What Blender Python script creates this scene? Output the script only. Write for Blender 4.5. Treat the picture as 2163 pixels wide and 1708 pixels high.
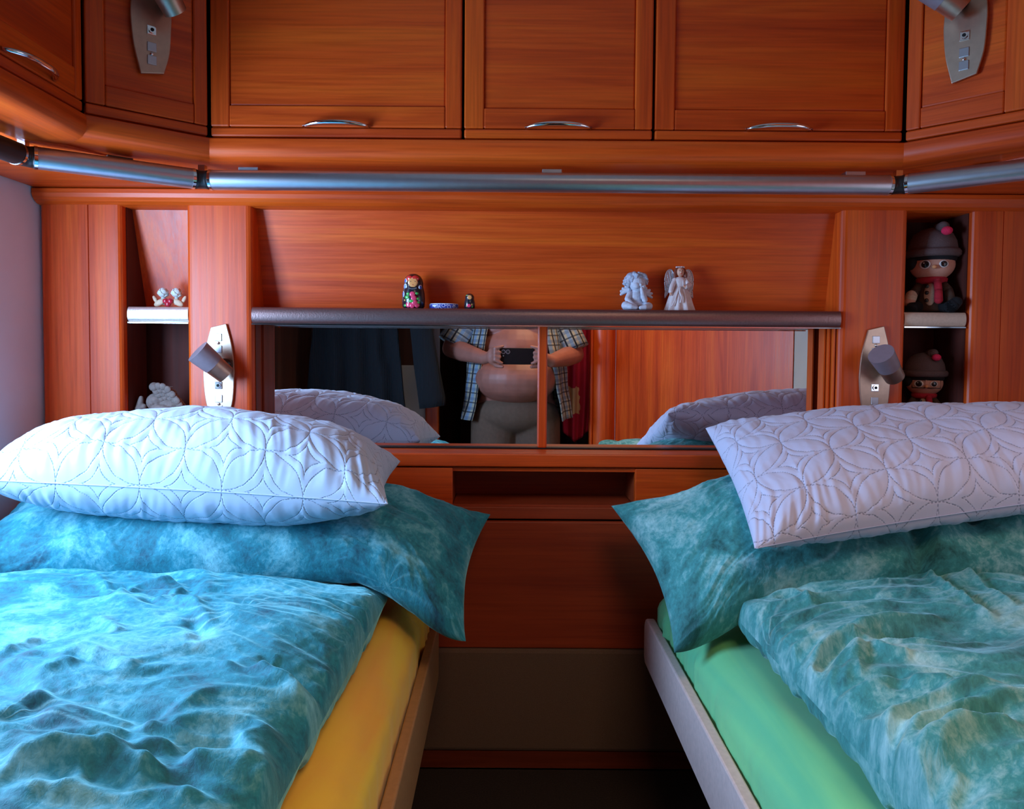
import bpy, math, random
import numpy as np
from mathutils import Vector, Matrix
random.seed(7); np.random.seed(7)
for o in list(bpy.data.objects): bpy.data.objects.remove(o)
SC = bpy.context.scene; COL = SC.collection
PI = math.pi

# ------------------------------------------------------------------ camera
F = 1560.0; CX, CY = 1068.0, 804.0; PITCH = 0.0391; ROLL = 0.0072
CAM = Vector((0, 0, 1.2))
_f = Vector((0, math.cos(PITCH), -math.sin(PITCH)))
_r0 = Vector((1, 0, 0)); _u0 = Vector((0, math.sin(PITCH), math.cos(PITCH)))
_r = _r0*math.cos(ROLL) + _u0*math.sin(ROLL)
_u = _u0*math.cos(ROLL) - _r0*math.sin(ROLL)
cd = bpy.data.cameras.new('camera'); cam = bpy.data.objects.new('camera', cd); COL.objects.link(cam)
cd.sensor_fit = 'HORIZONTAL'; cd.sensor_width = 36.0; cd.lens = 36.0*F/2163.0
cd.shift_x = (1081.5-CX)/2163.0; cd.shift_y = (CY-854.0)/2163.0; cd.clip_start = 0.005
m = Matrix((( _r.x, _u.x, -_f.x, CAM.x), (_r.y, _u.y, -_f.y, CAM.y), (_r.z, _u.z, -_f.z, CAM.z), (0, 0, 0, 1)))
cam.matrix_world = m; SC.camera = cam
# ------------------------------------------------------------------ light
SC.view_settings.view_transform = 'Standard'; SC.view_settings.look = 'None'
SC.view_settings.gamma = 1.0; SC.view_settings.exposure = 0.0; SC.view_settings.use_curve_mapping = False
w = bpy.data.worlds.new('sky'); SC.world = w; w.use_nodes = True
w.node_tree.nodes['Background'].inputs[0].default_value = (0.5, 0.7, 1.0, 1); w.node_tree.nodes['Background'].inputs[1].default_value = 1.0
def area(name, loc, d, sx, sy, power, color, spread=180):
    l = bpy.data.lights.new(name, 'AREA'); l.shape = 'RECTANGLE'; l.size = sx; l.size_y = sy; l.energy = power; l.color = color
    l.spread = math.radians(spread)
    o = bpy.data.objects.new(name, l); COL.objects.link(o); o.location = loc
    o.rotation_euler = Vector(d).to_track_quat('-Z', 'Y').to_euler(); return o
area('daylight_left_window', (-1.00, 0.92, 1.27), (1, 0.0, -0.05), 0.46, 0.82, 47, (0.36, 0.62, 1.0))
area('daylight_right_window', (1.15, 0.88, 1.27), (-1, 0.0, -0.1), 0.46, 0.60, 1.5, (0.85, 0.82, 1.0))
area('added_warm_roof_fill', (0.35, 0.10, 1.985), (0, 0.20, -1), 0.46, 0.46, 5.0, (1.0, 0.70, 0.40), 120)  # warm fill light added overhead, no real source known there

def P(px, py, Y):
    d = _f + _r*((px-CX)/F) - _u*((py-CY)/F)
    return CAM + d*(Y/d.y)
def Pz(px, py, z):
    d = _f + _r*((px-CX)/F) - _u*((py-CY)/F)
    return CAM + d*((z-CAM.z)/d.z)

# ------------------------------------------------------------------ helpers
def wl(o):
    v = Vector((0, 0, 0))
    while o is not None: v += Vector(o.location); o = o.parent
    return v
def tag(o, label, cat, group=None):
    o['label'] = label; o['category'] = cat
    if group: o['group'] = group
    return o
def empty(name, loc, label, cat, group=None, rz=0):
    o = bpy.data.objects.new(name, None); o.empty_display_size = 0.02; COL.objects.link(o); o.location = loc; o.rotation_euler = (0, 0, rz)
    return tag(o, label, cat, group)
def obj(name, vf, mat, parent=None, smooth=False, origin=None, bevel=0, seg=2, uv=None, local=False, label=None, sub=0, remesh=0, smit=0):
    v, f = vf
    v = np.asarray(v, dtype=np.float64).reshape(-1, 3)
    off = Vector((0, 0, 0))
    if not local:
        off = wl(parent) if parent is not None else Vector((0, 0, 0))
        if parent is None and origin is not None: off = Vector(origin)
        v = v - np.array(off)
    me = bpy.data.meshes.new(name)
    if isinstance(f, np.ndarray):
        n = len(f); k = f.shape[1]
        me.vertices.add(len(v)); me.vertices.foreach_set('co', v.astype(np.float32).ravel())
        me.loops.add(n*k); me.loops.foreach_set('vertex_index', f.astype(np.int32).ravel())
        me.polygons.add(n); me.polygons.foreach_set('loop_start', np.arange(0, n*k, k, dtype=np.int32))
        me.update(calc_edges=True); me.validate()
    else:
        me.from_pydata([tuple(a) for a in v], [], [tuple(int(i) for i in a) for a in f])
    if uv is not None:
        ul = me.uv_layers.new(name='UVMap'); li = np.empty(len(me.loops), dtype=np.int32); me.loops.foreach_get('vertex_index', li)
        ul.data.foreach_set('uv', np.asarray(uv, dtype=np.float32)[li].ravel())
    if smooth: me.polygons.foreach_set('use_smooth', np.ones(len(me.polygons), dtype=bool))
    me.update()
    o = bpy.data.objects.new(name, me); COL.objects.link(o)
    if mat: me.materials.append(mat)
    if parent is not None: o.parent = parent
    elif origin is not None: o.location = origin
    if bevel:
        b = o.modifiers.new('bevel', 'BEVEL'); b.width = bevel; b.segments = seg; b.limit_method = 'ANGLE'; b.angle_limit = 0.6
        if seg > 2: me.polygons.foreach_set('use_smooth', np.ones(len(me.polygons), dtype=bool)); b.harden_normals = True
    if remesh:
        r = o.modifiers.new('remesh', 'REMESH'); r.mode = 'VOXEL'; r.voxel_size = remesh; r.use_smooth_shade = True
        if smit: s = o.modifiers.new('smooth', 'SMOOTH'); s.factor = 0.5; s.iterations = smit
    if sub: s = o.modifiers.new('sub', 'SUBSURF'); s.levels = sub; s.render_levels = sub
    if label: o['label'] = label
    return o
def struct(name, vf, mat, parent=None, **k):
    o = obj(name, vf, mat, parent, **k)
    if parent is None: o['kind'] = 'structure'
    return o
def box(x0, x1, y0, y1, z0, z1):
    v = [(x, y, z) for x in (x0, x1) for y in (y0, y1) for z in (z0, z1)]
    f = [(0, 1, 3, 2), (4, 6, 7, 5), (0, 4, 5, 1), (2, 3, 7, 6), (0, 2, 6, 4), (1, 5, 7, 3)]
    return v, f
def join(*parts):
    V = []; Fc = []
    for v, f in parts:
        n = len(V); V += [tuple(a) for a in v]; Fc += [tuple(int(i)+n for i in a) for a in f]
    return V, Fc
def xf(vf, M):
    return [tuple(M @ Vector(a)) for a in vf[0]], vf[1]
def prism(poly, a0, a1, axis='z'):
    n = len(poly); V = []
    for a in (a0, a1):
        for p, q in poly:
            V.append({'z': (p, q, a), 'y': (p, a, q), 'x': (a, p, q)}[axis])
    Fc = [tuple(range(n-1, -1, -1)), tuple(range(n, 2*n))] + [(i, (i+1) % n, n+(i+1) % n, n+i) for i in range(n)]
    return V, Fc
def lathe(prof, n=32, c=(0, 0, 0), sx=1, sy=1, flute=None):
    V = []; Fc = []
    for j, (r, z) in enumerate(prof):
        for i in range(n):
            a = 2*PI*i/n; rr = r*(1+(flute(a, j/(len(prof)-1)) if flute else 0))
            V.append((c[0]+rr*math.cos(a)*sx, c[1]+rr*math.sin(a)*sy, c[2]+z))
    for j in range(len(prof)-1):
        for i in range(n):
            Fc.append((j*n+i, j*n+(i+1) % n, (j+1)*n+(i+1) % n, (j+1)*n+i))
    Fc.append(tuple(range(n-1, -1, -1))); k = (len(prof)-1)*n; Fc.append(tuple(range(k, k+n)))
    return V, Fc
def ell(c, r, nu=16, nv=10, M=None):
    V = [(0, 0, -1)]; Fc = []
    for j in range(1, nv):
        t = PI*j/nv
        for i in range(nu): V.append((math.sin(t)*math.cos(2*PI*i/nu), math.sin(t)*math.sin(2*PI*i/nu), -math.cos(t)))
    V.append((0, 0, 1)); L = len(V)-1
    for i in range(nu):
        Fc.append((0, 1+(i+1) % nu, 1+i)); Fc.append((L, L-nu+i, L-nu+(i+1) % nu))
        for j in range(nv-2): a = 1+j*nu; Fc.append((a+i, a+(i+1) % nu, a+nu+(i+1) % nu, a+nu+i))
    if isinstance(r, (int, float)): r = (r, r, r)
    S = []
    for v in V:
        q = Vector((v[0]*r[0], v[1]*r[1], v[2]*r[2]))
        if M is not None: q = M @ q
        S.append(tuple(q + Vector(c)))
    return S, Fc
def tube(pts, r, n=12, cap=True, flat=1.0, up=(0, 0, 1)):
    pts = [Vector(p) for p in pts]; V = []; Fc = []
    if isinstance(r, (int, float)): r = [r]*len(pts)
    for k, p in enumerate(pts):
        t = (pts[min(k+1, len(pts)-1)] - pts[max(k-1, 0)]).normalized()
        u = Vector(up); u = u - t*u.dot(t)
        if u.length < 1e-4: u = Vector((1, 0, 0)) - t*t.x
        u.normalize(); s = t.cross(u)
        for i in range(n):
            a = 2*PI*i/n; V.append(tuple(p + (s*math.cos(a) + u*math.sin(a)*flat)*r[k]))
    for k in range(len(pts)-1):
        for i in range(n): Fc.append((k*n+i, k*n+(i+1) % n, (k+1)*n+(i+1) % n, (k+1)*n+i))
    if cap: Fc.append(tuple(range(n-1, -1, -1))); b = (len(pts)-1)*n; Fc.append(tuple(range(b, b+n)))
    return V, Fc
def caps(a, b, ra, rb, n=14):
    a, b = Vector(a), Vector(b)
    return join(tube([a, b], [ra, rb], n), ell(a, ra, n, 8), ell(b, rb, n, 8))
def chain(pts, n=14):
    out = []
    for (p, r), (q, s) in zip(pts[:-1], pts[1:]): out.append(caps(p, q, r, s, n))
    return join(*out)
def bez(pts, n=8):
    pts = [Vector(p) for p in pts]; out = []
    P_ = [pts[0]*2-pts[1]] + pts + [pts[-1]*2-pts[-2]]
    for k in range(1, len(P_)-2):
        a, b, c, d = P_[k-1:k+3]
        for i in range(n):
            t = i/n
            out.append(0.5*((2*b)+(c-a)*t+(2*a-5*b+4*c-d)*t*t+(3*b-a-3*c+d)*t**3))
    out.append(pts[-1]); return out
# numpy noise
_perm = np.random.RandomState(3).permutation(256); _perm = np.concatenate([_perm, _perm])
_g = np.random.RandomState(5).rand(256)*2*PI; _gx, _gy = np.cos(_g), np.sin(_g)
def noise(x, y, seed=0):
    x = x+seed*17.31; y = y+seed*9.77
    xi = np.floor(x).astype(int); yi = np.floor(y).astype(int); fx = x-xi; fy = y-yi
    def gr(ix, iy, dx, dy):
        h = _perm[(_perm[ix & 255]+iy) & 255]; return _gx[h]*dx+_gy[h]*dy
    u = fx*fx*fx*(fx*(fx*6-15)+10); v = fy*fy*fy*(fy*(fy*6-15)+10)
    a = gr(xi, yi, fx, fy); b = gr(xi+1, yi, fx-1, fy); c = gr(xi, yi+1, fx, fy-1); d = gr(xi+1, yi+1, fx-1, fy-1)
    return (a+(b-a)*u+(c-a)*v+(a-b-c+d)*u*v)*1.5
def fbm(x, y, o=4, seed=0):
    s = 0; a = 1
    for i in range(o): s = s+a*noise(x*2**i, y*2**i, seed+i); a *= 0.5
    return s
def ridge(x, y, o=3, seed=0):
    s = 0; a = 1
    for i in range(o): s = s+a*(1-2*np.abs(noise(x*2**i, y*2**i, seed+i))); a *= 0.5
    return s
def sstep(a, b, x):
    t = np.clip((x-a)/(b-a), 0, 1); return t*t*(3-2*t)

# ------------------------------------------------------------------ materials
class N:
    def __init__(s, name):
        s.m = bpy.data.materials.new(name); s.m.use_nodes = True; s.t = s.m.node_tree; s.b = s.t.nodes['Principled BSDF']
    def n(s, typ, **k):
        x = s.t.nodes.new(typ)
        for a, b in k.items():
            if a.startswith('i_'): x.inputs[a[2:].replace('_', ' ')].default_value = b
            else: setattr(x, a, b)
        return x
    def l(s, a, b): s.t.links.new(a, b)
    def math(s, op, a, b=None, c=None, clamp=False):
        x = s.t.nodes.new('ShaderNodeMath'); x.operation = op; x.use_clamp = clamp
        for i, v in enumerate((a, b, c)):
            if v is None: continue
            if isinstance(v, (int, float)): x.inputs[i].default_value = v
            else: s.l(v, x.inputs[i])
        return x.outputs[0]
    def ramp(s, fac, stops):
        x = s.t.nodes.new('ShaderNodeValToRGB'); e = x.color_ramp.elements
        while len(e) < len(stops): e.new(0.5)
        for i, (p, c) in enumerate(stops): e[i].position = p; e[i].color = (*c, 1)
        s.l(fac, x.inputs[0]); return x.outputs[0]
    def mix(s, fac, a, b, mode='MIX'):
        x = s.t.nodes.new('ShaderNodeMix'); x.data_type = 'RGBA'; x.blend_type = mode
        for i, v in ((0, fac), (6, a), (7, b)):
            if isinstance(v, (int, float)): x.inputs[i].default_value = v
            elif isinstance(v, tuple): x.inputs[i].default_value = (*v, 1)
            else: s.l(v, x.inputs[i])
        return x.outputs[2]
    def noise(s, vec, scale, detail=3, dist=0, rough=0.5):
        x = s.n('ShaderNodeTexNoise'); x.inputs['Scale'].default_value = scale; x.inputs['Detail'].default_value = detail
        x.inputs['Distortion'].default_value = dist; x.inputs['Roughness'].default_value = rough; s.l(vec, x.inputs['Vector']); return x.outputs[0]
    def coords(s, scale=(1, 1, 1), kind='Object', rnd=True, rot=0.0):
        tc = s.n('ShaderNodeTexCoord'); mp = s.n('ShaderNodeMapping'); mp.inputs['Scale'].default_value = scale
        src = tc.outputs[kind]
        if rot:
            m0 = s.n('ShaderNodeMapping'); m0.inputs['Rotation'].default_value = (0, 0, rot); s.l(src, m0.inputs['Vector']); src = m0.outputs[0]
        s.l(src, mp.inputs['Vector'])
        if rnd:
            oi = s.n('ShaderNodeObjectInfo'); k = s.math('MULTIPLY', oi.outputs['Random'], 37.0)
            cx = s.n('ShaderNodeCombineXYZ'); s.l(k, cx.inputs[0]); s.l(k, cx.inputs[1]); s.l(k, cx.inputs[2]); s.l(cx.outputs[0], mp.inputs['Location'])
        return mp.outputs[0]
    def bump(s, h, strength=0.3, dist=0.001):
        x = s.n('ShaderNodeBump'); x.inputs['Strength'].default_value = strength; x.inputs['Distance'].default_value = dist
        s.l(h, x.inputs['Height']); s.l(x.outputs[0], s.b.inputs['Normal'])
def plain(name, c, rough=0.5, metal=0, var=0.0, scale=40, bump=0.0, sheen=0, coat=0, spec=0.5, sub=0):
    k = N(name); b = k.b; b.inputs['Roughness'].default_value = rough; b.inputs['Metallic'].default_value = metal
    b.inputs['Specular IOR Level'].default_value = spec
    if sheen: b.inputs['Sheen Weight'].default_value = sheen; b.inputs['Sheen Roughness'].default_value = 0.4
    if coat: b.inputs['Coat Weight'].default_value = coat; b.inputs['Coat Roughness'].default_value = 0.1
    v = k.coords(); n = k.noise(v, scale, 4)
    lo = tuple(x*(1-var) for x in c); hi = tuple(min(1, x*(1+var)) for x in c)
    k.l(k.ramp(n, [(0.3, lo), (0.7, hi)]), b.inputs['Base Color'])
    if bump: k.bump(n, bump, 0.001)
    return k.m
def wood(name, axis, cd_, cm, cl, rough=0.3, fig=1.0, rot=0.0):
    k = N(name); b = k.b
    s = {'x': (1.0, 20, 20), 'y': (20, 1.0, 20), 'z': (20, 20, 1.0)}[axis]
    v = k.coords(s, rot=rot); n1 = k.noise(v, 0.9*fig, 6, 0.9, 0.6)
    s2 = {'x': (6, 220, 220), 'y': (220, 6, 220), 'z': (220, 220, 6)}[axis]
    v2 = k.coords(s2, rot=rot); n2 = k.noise(v2, 1.0, 3, 0.2)
    v3 = k.coords((1, 1, 1)); n3 = k.noise(v3, 2.0, 2)
    c = k.ramp(n1, [(0.28, cd_), (0.5, cm), (0.75, cl)])
    g = k.ramp(n2, [(0.3, (0.72, 0.66, 0.6)), (0.6, (1, 1, 1))])
    c = k.mix(0.75, c, g, 'MULTIPLY')
    g3 = k.ramp(n3, [(0.3, (0.82, 0.78, 0.75)), (0.7, (1, 1, 1))])
    c = k.mix(0.6, c, g3, 'MULTIPLY')
    k.l(c, b.inputs['Base Color'])
    k.l(k.math('MULTIPLY_ADD', n2, 0.15, rough), b.inputs['Roughness'])
    b.inputs['Specular IOR Level'].default_value = 0.4
    k.bump(n2, 0.12, 0.0006)
    return k.m
WD, WM, WL = (0.48, 0.040, 0.004), (0.74, 0.086, 0.007), (0.88, 0.145, 0.010)
woodH = wood('cherry_wood_grain_across', 'x', WD, WM, WL)
woodV = wood('cherry_wood_grain_upright', 'z', WD, WM, WL)
woodY = wood('cherry_wood_grain_lengthwise', 'y', WD, WM, WL)
woodDL = wood('cherry_wood_left_corner', 'x', WD, WM, WL, rot=-0.71)
woodDR = wood('cherry_wood_right_corner', 'x', WD, WM, WL, rot=0.77)
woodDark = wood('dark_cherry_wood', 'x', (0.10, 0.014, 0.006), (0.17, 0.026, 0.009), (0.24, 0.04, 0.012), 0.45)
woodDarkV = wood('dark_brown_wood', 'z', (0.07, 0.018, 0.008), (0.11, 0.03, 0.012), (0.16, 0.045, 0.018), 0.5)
woodSide = wood('brown_mirror_frame_wood', 'z', (0.14, 0.02, 0.008), (0.22, 0.035, 0.012), (0.30, 0.05, 0.016), 0.4)
woodNicheShade = wood('shade_darkened_niche_wood', 'z', (0.05, 0.008, 0.004), (0.09, 0.013, 0.006), (0.13, 0.02, 0.008), 0.7)  # maroon darkened so the tone carries the shade inside the niches
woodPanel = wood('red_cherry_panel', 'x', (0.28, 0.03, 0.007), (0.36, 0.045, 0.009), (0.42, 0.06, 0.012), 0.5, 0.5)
black = plain('black_gap', (0.004, 0.003, 0.003), 0.8)
steel = plain('brushed_steel', (0.56, 0.41, 0.31), 0.42, 1.0, 0.06, 90)
satin = plain('satin_aluminium', (0.52, 0.53, 0.58), 0.36, 1.0, 0.03, 60)
chrome = plain('polished_chrome', (0.8, 0.8, 0.82), 0.1, 1.0)
darkmetal = plain('dark_metal', (0.05, 0.045, 0.045), 0.35, 0.8)
shelfmetal = plain('hammered_bronze_metal', (0.26, 0.16, 0.15), 0.36, 0.85, 0.08, 300, 0.25)
shelfsilver = plain('hammered_silver_metal', (0.78, 0.72, 0.66), 0.36, 0.7, 0.06, 300, 0.35)
shelfbeige = plain('beige_shelf_edge', (0.62, 0.46, 0.34), 0.5, 0.1, 0.08, 200, 0.2)
mirrorM = N('mirror_silver'); mirrorM.b.inputs['Metallic'].default_value = 1; mirrorM.b.inputs['Roughness'].default_value = 0.0; mirrorM.b.inputs['Base Color'].default_value = (0.9, 0.9, 0.9, 1); mirrorM = mirrorM.m
wallM = plain('pale_wall_covering', (0.66, 0.66, 0.70), 0.7, 0, 0.04, 8)
wallR = plain('cream_wall_covering', (0.50, 0.46, 0.42), 0.7, 0, 0.04, 8)
ceilM = plain('cream_ceiling', (0.50, 0.40, 0.32), 0.8, 0, 0.03, 6)
carpet = plain('dark_brown_carpet', (0.02, 0.010, 0.007), 0.95, 0, 0.5, 300, 0.5)
greypanel = plain('light_grey_panel', (0.55, 0.52, 0.50), 0.6, 0, 0.05, 8)
felt = plain('beige_felt_covering', (0.14, 0.08, 0.055), 0.95, 0, 0.12, 500, 0.3, sheen=0.2)
boardR = plain('pale_mauve_laminate', (0.60, 0.45, 0.42), 0.6, 0, 0.08, 120, 0.05)
boardL = plain('brown_laminate', (0.40, 0.20, 0.08), 0.6, 0, 0.08, 120, 0.05)
glassM = N('frosted_pane'); glassM.b.inputs['Transmission Weight'].default_value = 1; glassM.b.inputs['Roughness'].default_value = 0.1; glassM = glassM.m

def sheetmat(name, a, b_, sc=(14, 1.2, 6)):
    k = N(name); v = k.coords(sc, rnd=False); n = k.noise(v, 1.2, 4, 0.8)
    k.l(k.ramp(n, [(0.35, a), (0.65, b_)]), k.b.inputs['Base Color']); k.b.inputs['Roughness'].default_value = 0.7
    k.b.inputs['Sheen Weight'].default_value = 0.25
    v2 = k.coords((1, 1, 1), rnd=False); k.bump(k.noise(v2, 900, 2), 0.15, 0.0005); return k.m
yellowS = sheetmat('yellow_jersey_sheet', (0.95, 0.44, 0.03), (0.95, 0.62, 0.03))
greenS = sheetmat('green_jersey_sheet', (0.09, 0.47, 0.23), (0.17, 0.56, 0.22))

def velvet(name, base, mid, light, seed):
    k = N(name); b = k.b
    v = k.coords((1, 1, 1), 'UV', False)
    va = k.n('ShaderNodeVectorMath', operation='ADD'); va.inputs[1].default_value = (seed, seed*0.7, 0); k.l(v, va.inputs[0]); v = va.outputs[0]
    n1 = k.noise(v, 9, 6, 0.6, 0.65)
    n2 = k.noise(v, 110, 4, 0.4, 0.7)
    m_ = k.math('ADD', k.math('MULTIPLY', n1, 0.76), k.math('MULTIPLY', n2, 0.26))
    c = k.ramp(m_, [(0.36, base), (0.51, mid), (0.70, light)])
    # feathery leaf print: radial blades round scattered centres
    vo = k.n('ShaderNodeTexVoronoi'); vo.inputs['Scale'].default_value = 3.1; vo.inputs['Randomness'].default_value = 0.9; k.l(v, vo.inputs['Vector'])
    vs = k.n('ShaderNodeVectorMath', operation='SUBTRACT')
    vm = k.n('ShaderNodeVectorMath', operation='SCALE'); vm.inputs['Scale'].default_value = 1.0; k.l(v, vm.inputs[0]); k.l(vm.outputs[0], vs.inputs[0]); k.l(vo.outputs['Position'], vs.inputs[1])
    sp = k.n('ShaderNodeSeparateXYZ'); k.l(vs.outputs[0], sp.inputs[0])
    ang = k.math('ARCTAN2', sp.outputs[1], sp.outputs[0])
    rad = k.n('ShaderNodeVectorMath', operation='LENGTH'); k.l(vs.outputs[0], rad.inputs[0])
    swirl = k.math('MULTIPLY_ADD', rad.outputs['Value'], 7.0, ang)
    bl = k.math('SINE', k.math('MULTIPLY_ADD', n1, 5.0, k.math('MULTIPLY', swirl, 15.0)))
    blade = k.math('POWER', k.math('MAXIMUM', bl, 0.0), 5.0)
    ring = k.math('MULTIPLY', k.math('GREATER_THAN', rad.outputs['Value'], 0.035), k.math('SUBTRACT', 1.0, k.math('MULTIPLY', rad.outputs['Value'], 6.0), None, True))
    sec = k.math('MULTIPLY_ADD', k.math('SINE', k.math('MULTIPLY', ang, 2.0)), 0.5, 0.5)
    lf = k.math('MULTIPLY', k.math('MULTIPLY', blade, ring), sec)
    lf = k.math('MULTIPLY', lf, k.math('MULTIPLY_ADD', n2, 1.6, 0.1), None, True)
    c = k.mix(lf, c, light)
    k.l(c, b.inputs['Base Color']); b.inputs['Roughness'].default_value = 0.75
    b.inputs['Sheen Weight'].default_value = 0.55; b.inputs['Sheen Roughness'].default_value = 0.35; b.inputs['Sheen Tint'].default_value = (*[min(1, x*1.4+0.1) for x in light], 1)
    h = k.math('ADD', n2, k.math('MULTIPLY', lf, 0.6)); k.bump(h, 0.5, 0.0022)
    return k.m
velL = velvet('teal_crushed_velvet', (0.003, 0.06, 0.10), (0.014, 0.24, 0.31), (0.26, 0.64, 0.72), 1.3)
velR = velvet('sea_green_crushed_velvet', (0.003, 0.075, 0.075), (0.04, 0.26, 0.26), (0.42, 0.66, 0.66), 4.1)

S_Q = 0.094
def quiltmat(name, c, dark):
    k = N(name); b = k.b
    tc = k.n('ShaderNodeTexCoord'); sp = k.n('ShaderNodeSeparateXYZ'); k.l(tc.outputs['UV'], sp.inputs[0]); u, v = sp.outputs[0], sp.outputs[1]
    a = k.math('MULTIPLY', k.math('ADD', u, v), 1/(S_Q*math.sqrt(2))); c_ = k.math('MULTIPLY', k.math('SUBTRACT', u, v), 1/(S_Q*math.sqrt(2)))
    qx = k.math('ABSOLUTE', k.math('SUBTRACT', k.math('FRACT', a), 0.5)); qy = k.math('ABSOLUTE', k.math('SUBTRACT', k.math('FRACT', c_), 0.5))
    def circ(x0, y0):
        x = k.math('SUBTRACT', qx, x0); y = k.math('SUBTRACT', qy, y0)
        r = k.math('SQRT', k.math('ADD', k.math('MULTIPLY', x, x), k.math('MULTIPLY', y, y)))
        return k.math('ABSOLUTE', k.math('SUBTRACT', r, 0.7071))
    d = k.math('MINIMUM', circ(0, 0), k.math('MINIMUM', circ(1, 0), circ(0, 1)))
    mx = k.math('MAXIMUM', qx, qy); mn = k.math('MINIMUM', qx, qy)
    st = k.math('ADD', k.math('ABSOLUTE', k.math('SUBTRACT', k.math('SUBTRACT', mx, 0.14), k.math('MULTIPLY', k.math('MULTIPLY', mn, mn), 1.5))), k.math('GREATER_THAN', mx, 0.26))
    d = k.math('MINIMUM', d, st)
    line = k.math('SUBTRACT', 1.0, k.math('MULTIPLY', d, S_Q/0.0013), None, True)
    K = 2*PI/0.0062
    dash = k.math('GREATER_THAN', k.math('MULTIPLY', k.math('SINE', k.math('MULTIPLY', u, K)), k.math('SINE', k.math('MULTIPLY', v, K))), -0.02)
    dots = k.math('MULTIPLY', line, dash)
    k.l(k.mix(k.math('MULTIPLY', dots, 0.85), c, dark), b.inputs['Base Color'])
    b.inputs['Roughness'].default_value = 0.75; b.inputs['Sheen Weight'].default_value = 0.15
    h = k.math('SUBTRACT', 1.0, k.math('ADD', k.math('MULTIPLY', line, 0.35), k.math('MULTIPLY', dots, 0.6))); k.bump(h, 0.6, 0.0015)
    return k.m
quiltL = quiltmat('white_quilted_cotton', (0.46, 0.54, 0.68), (0.07, 0.12, 0.24))
quiltR = quiltmat('pale_quilted_cotton', (0.55, 0.53, 0.68), (0.13, 0.13, 0.22))

# ------------------------------------------------------------------ structure
XL, XR = -0.985, 1.14; ZC = 1.99
def wall_with_hole(x0, x1, y0, y1, hy0, hy1, hz0, hz1):
    return join(box(x0, x1, y0, hy0, 0, ZC), box(x0, x1, hy1, y1, 0, ZC), box(x0, x1, hy0, hy1, 0, hz0), box(x0, x1, hy0, hy1, hz1, ZC))
struct('wall_left', wall_with_hole(XL-0.04, XL, -0.45, 1.80, 0.50, 1.34, 1.03, 1.51), wallM, origin=(XL, 0, 0))
struct('wall_right', wall_with_hole(XR, XR+0.04, -0.45, 1.80, 0.56, 1.20, 1.03, 1.51), wallR, origin=(XR, 0, 0))
struct('wall_rear', box(XL-0.04, XR+0.04, 1.80, 1.84, 0, ZC), wallM, origin=(0, 1.8, 0))
struct('floor', box(XL-0.04, XR+0.04, -2.2, 1.84, -0.04, 0), carpet, origin=(0, 0, 0))
cl = [box(XL-0.04, XR+0.04, -2.2, -0.15, ZC, ZC+0.04), box(XL-0.04, XR+0.04, 0.35, 1.84, ZC, ZC+0.04), box(XL-0.04, 0.10, -0.15, 0.35, ZC, ZC+0.04), box(0.60, XR+0.04, -0.15, 0.35, ZC, ZC+0.04)]
struct('ceiling', join(*cl), ceilM, origin=(0, 0, ZC))
struct('wall_front', box(XL, XR, -2.2, -2.16, 0, ZC), woodDarkV, origin=(0, -2.2, 0))
struct('wall_corridor', join(box(-0.36, -0.33, -2.16, -0.42, 0, ZC), box(0.53, 0.56, -2.16, -0.42, 0, ZC)), woodDarkV, origin=(0, -1.2, 0))
def window(name, x, s, y0, y1, z0, z1, fm):
    fr = []
    t = 0.03
    xa, xb = sorted((x-0.012*s, x+0.012*s))
    fr = join(box(xa, xb, y0, y0+t, z0, z1), box(xa, xb, y1-t, y1, z0, z1), box(xa, xb, y0, y1, z0, z0+t), box(xa, xb, y0, y1, z1-t, z1))
    o = struct(name, box(*sorted((x-0.030*s, x-0.034*s)), y0, y1, z0, z1), glassM, origin=(x, (y0+y1)/2, z0))
    obj('window_frame', fr, fm, o, bevel=0.003)
    return o
window('window_1', XL, 1, 0.47, 1.37, 1.0, 1.54, greypanel)
window('window_2', XR, -1, 0.53, 1.23, 1.0, 1.54, darkmetal)
w3 = struct('added_roof_window', box(0.10, 0.60, -0.15, 0.35, ZC+0.03, ZC+0.035), glassM, origin=(0.35, 0.1, ZC))  # made-up skylight, added to house the warm fill light
obj('window_frame', join(box(0.08, 0.10, -0.17, 0.37, ZC-0.012, ZC+0.02), box(0.60, 0.62, -0.17, 0.37, ZC-0.012, ZC+0.02), box(0.10, 0.60, -0.17, -0.15, ZC-0.012, ZC+0.02), box(0.10, 0.60, 0.35, 0.37, ZC-0.012, ZC+0.02)), greypanel, w3)
# the raised step between the beds
t = obj('aisle_step', box(-0.258, 0.441, 0.25, 1.56, 0.0, 0.30), carpet, origin=(0.08, 0.9, 0)); tag(t, 'dark carpeted step filling the narrow aisle between the two beds', 'step')
t = obj('heater_box', box(-0.30, 0.47, 1.562, 1.60, 0.338, 0.562), felt, origin=(0.08, 1.58, 0.3), bevel=0.008); tag(t, 'beige felt covered box front low between the beds under the red panel', 'box')
t = obj('plinth_board', box(-0.30, 0.47, 1.566, 1.60, 0.300, 0.337), woodDark, origin=(0.08, 1.58, 0.3)); tag(t, 'dark brown plinth strip under the beige box between the beds', 'plinth')

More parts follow.
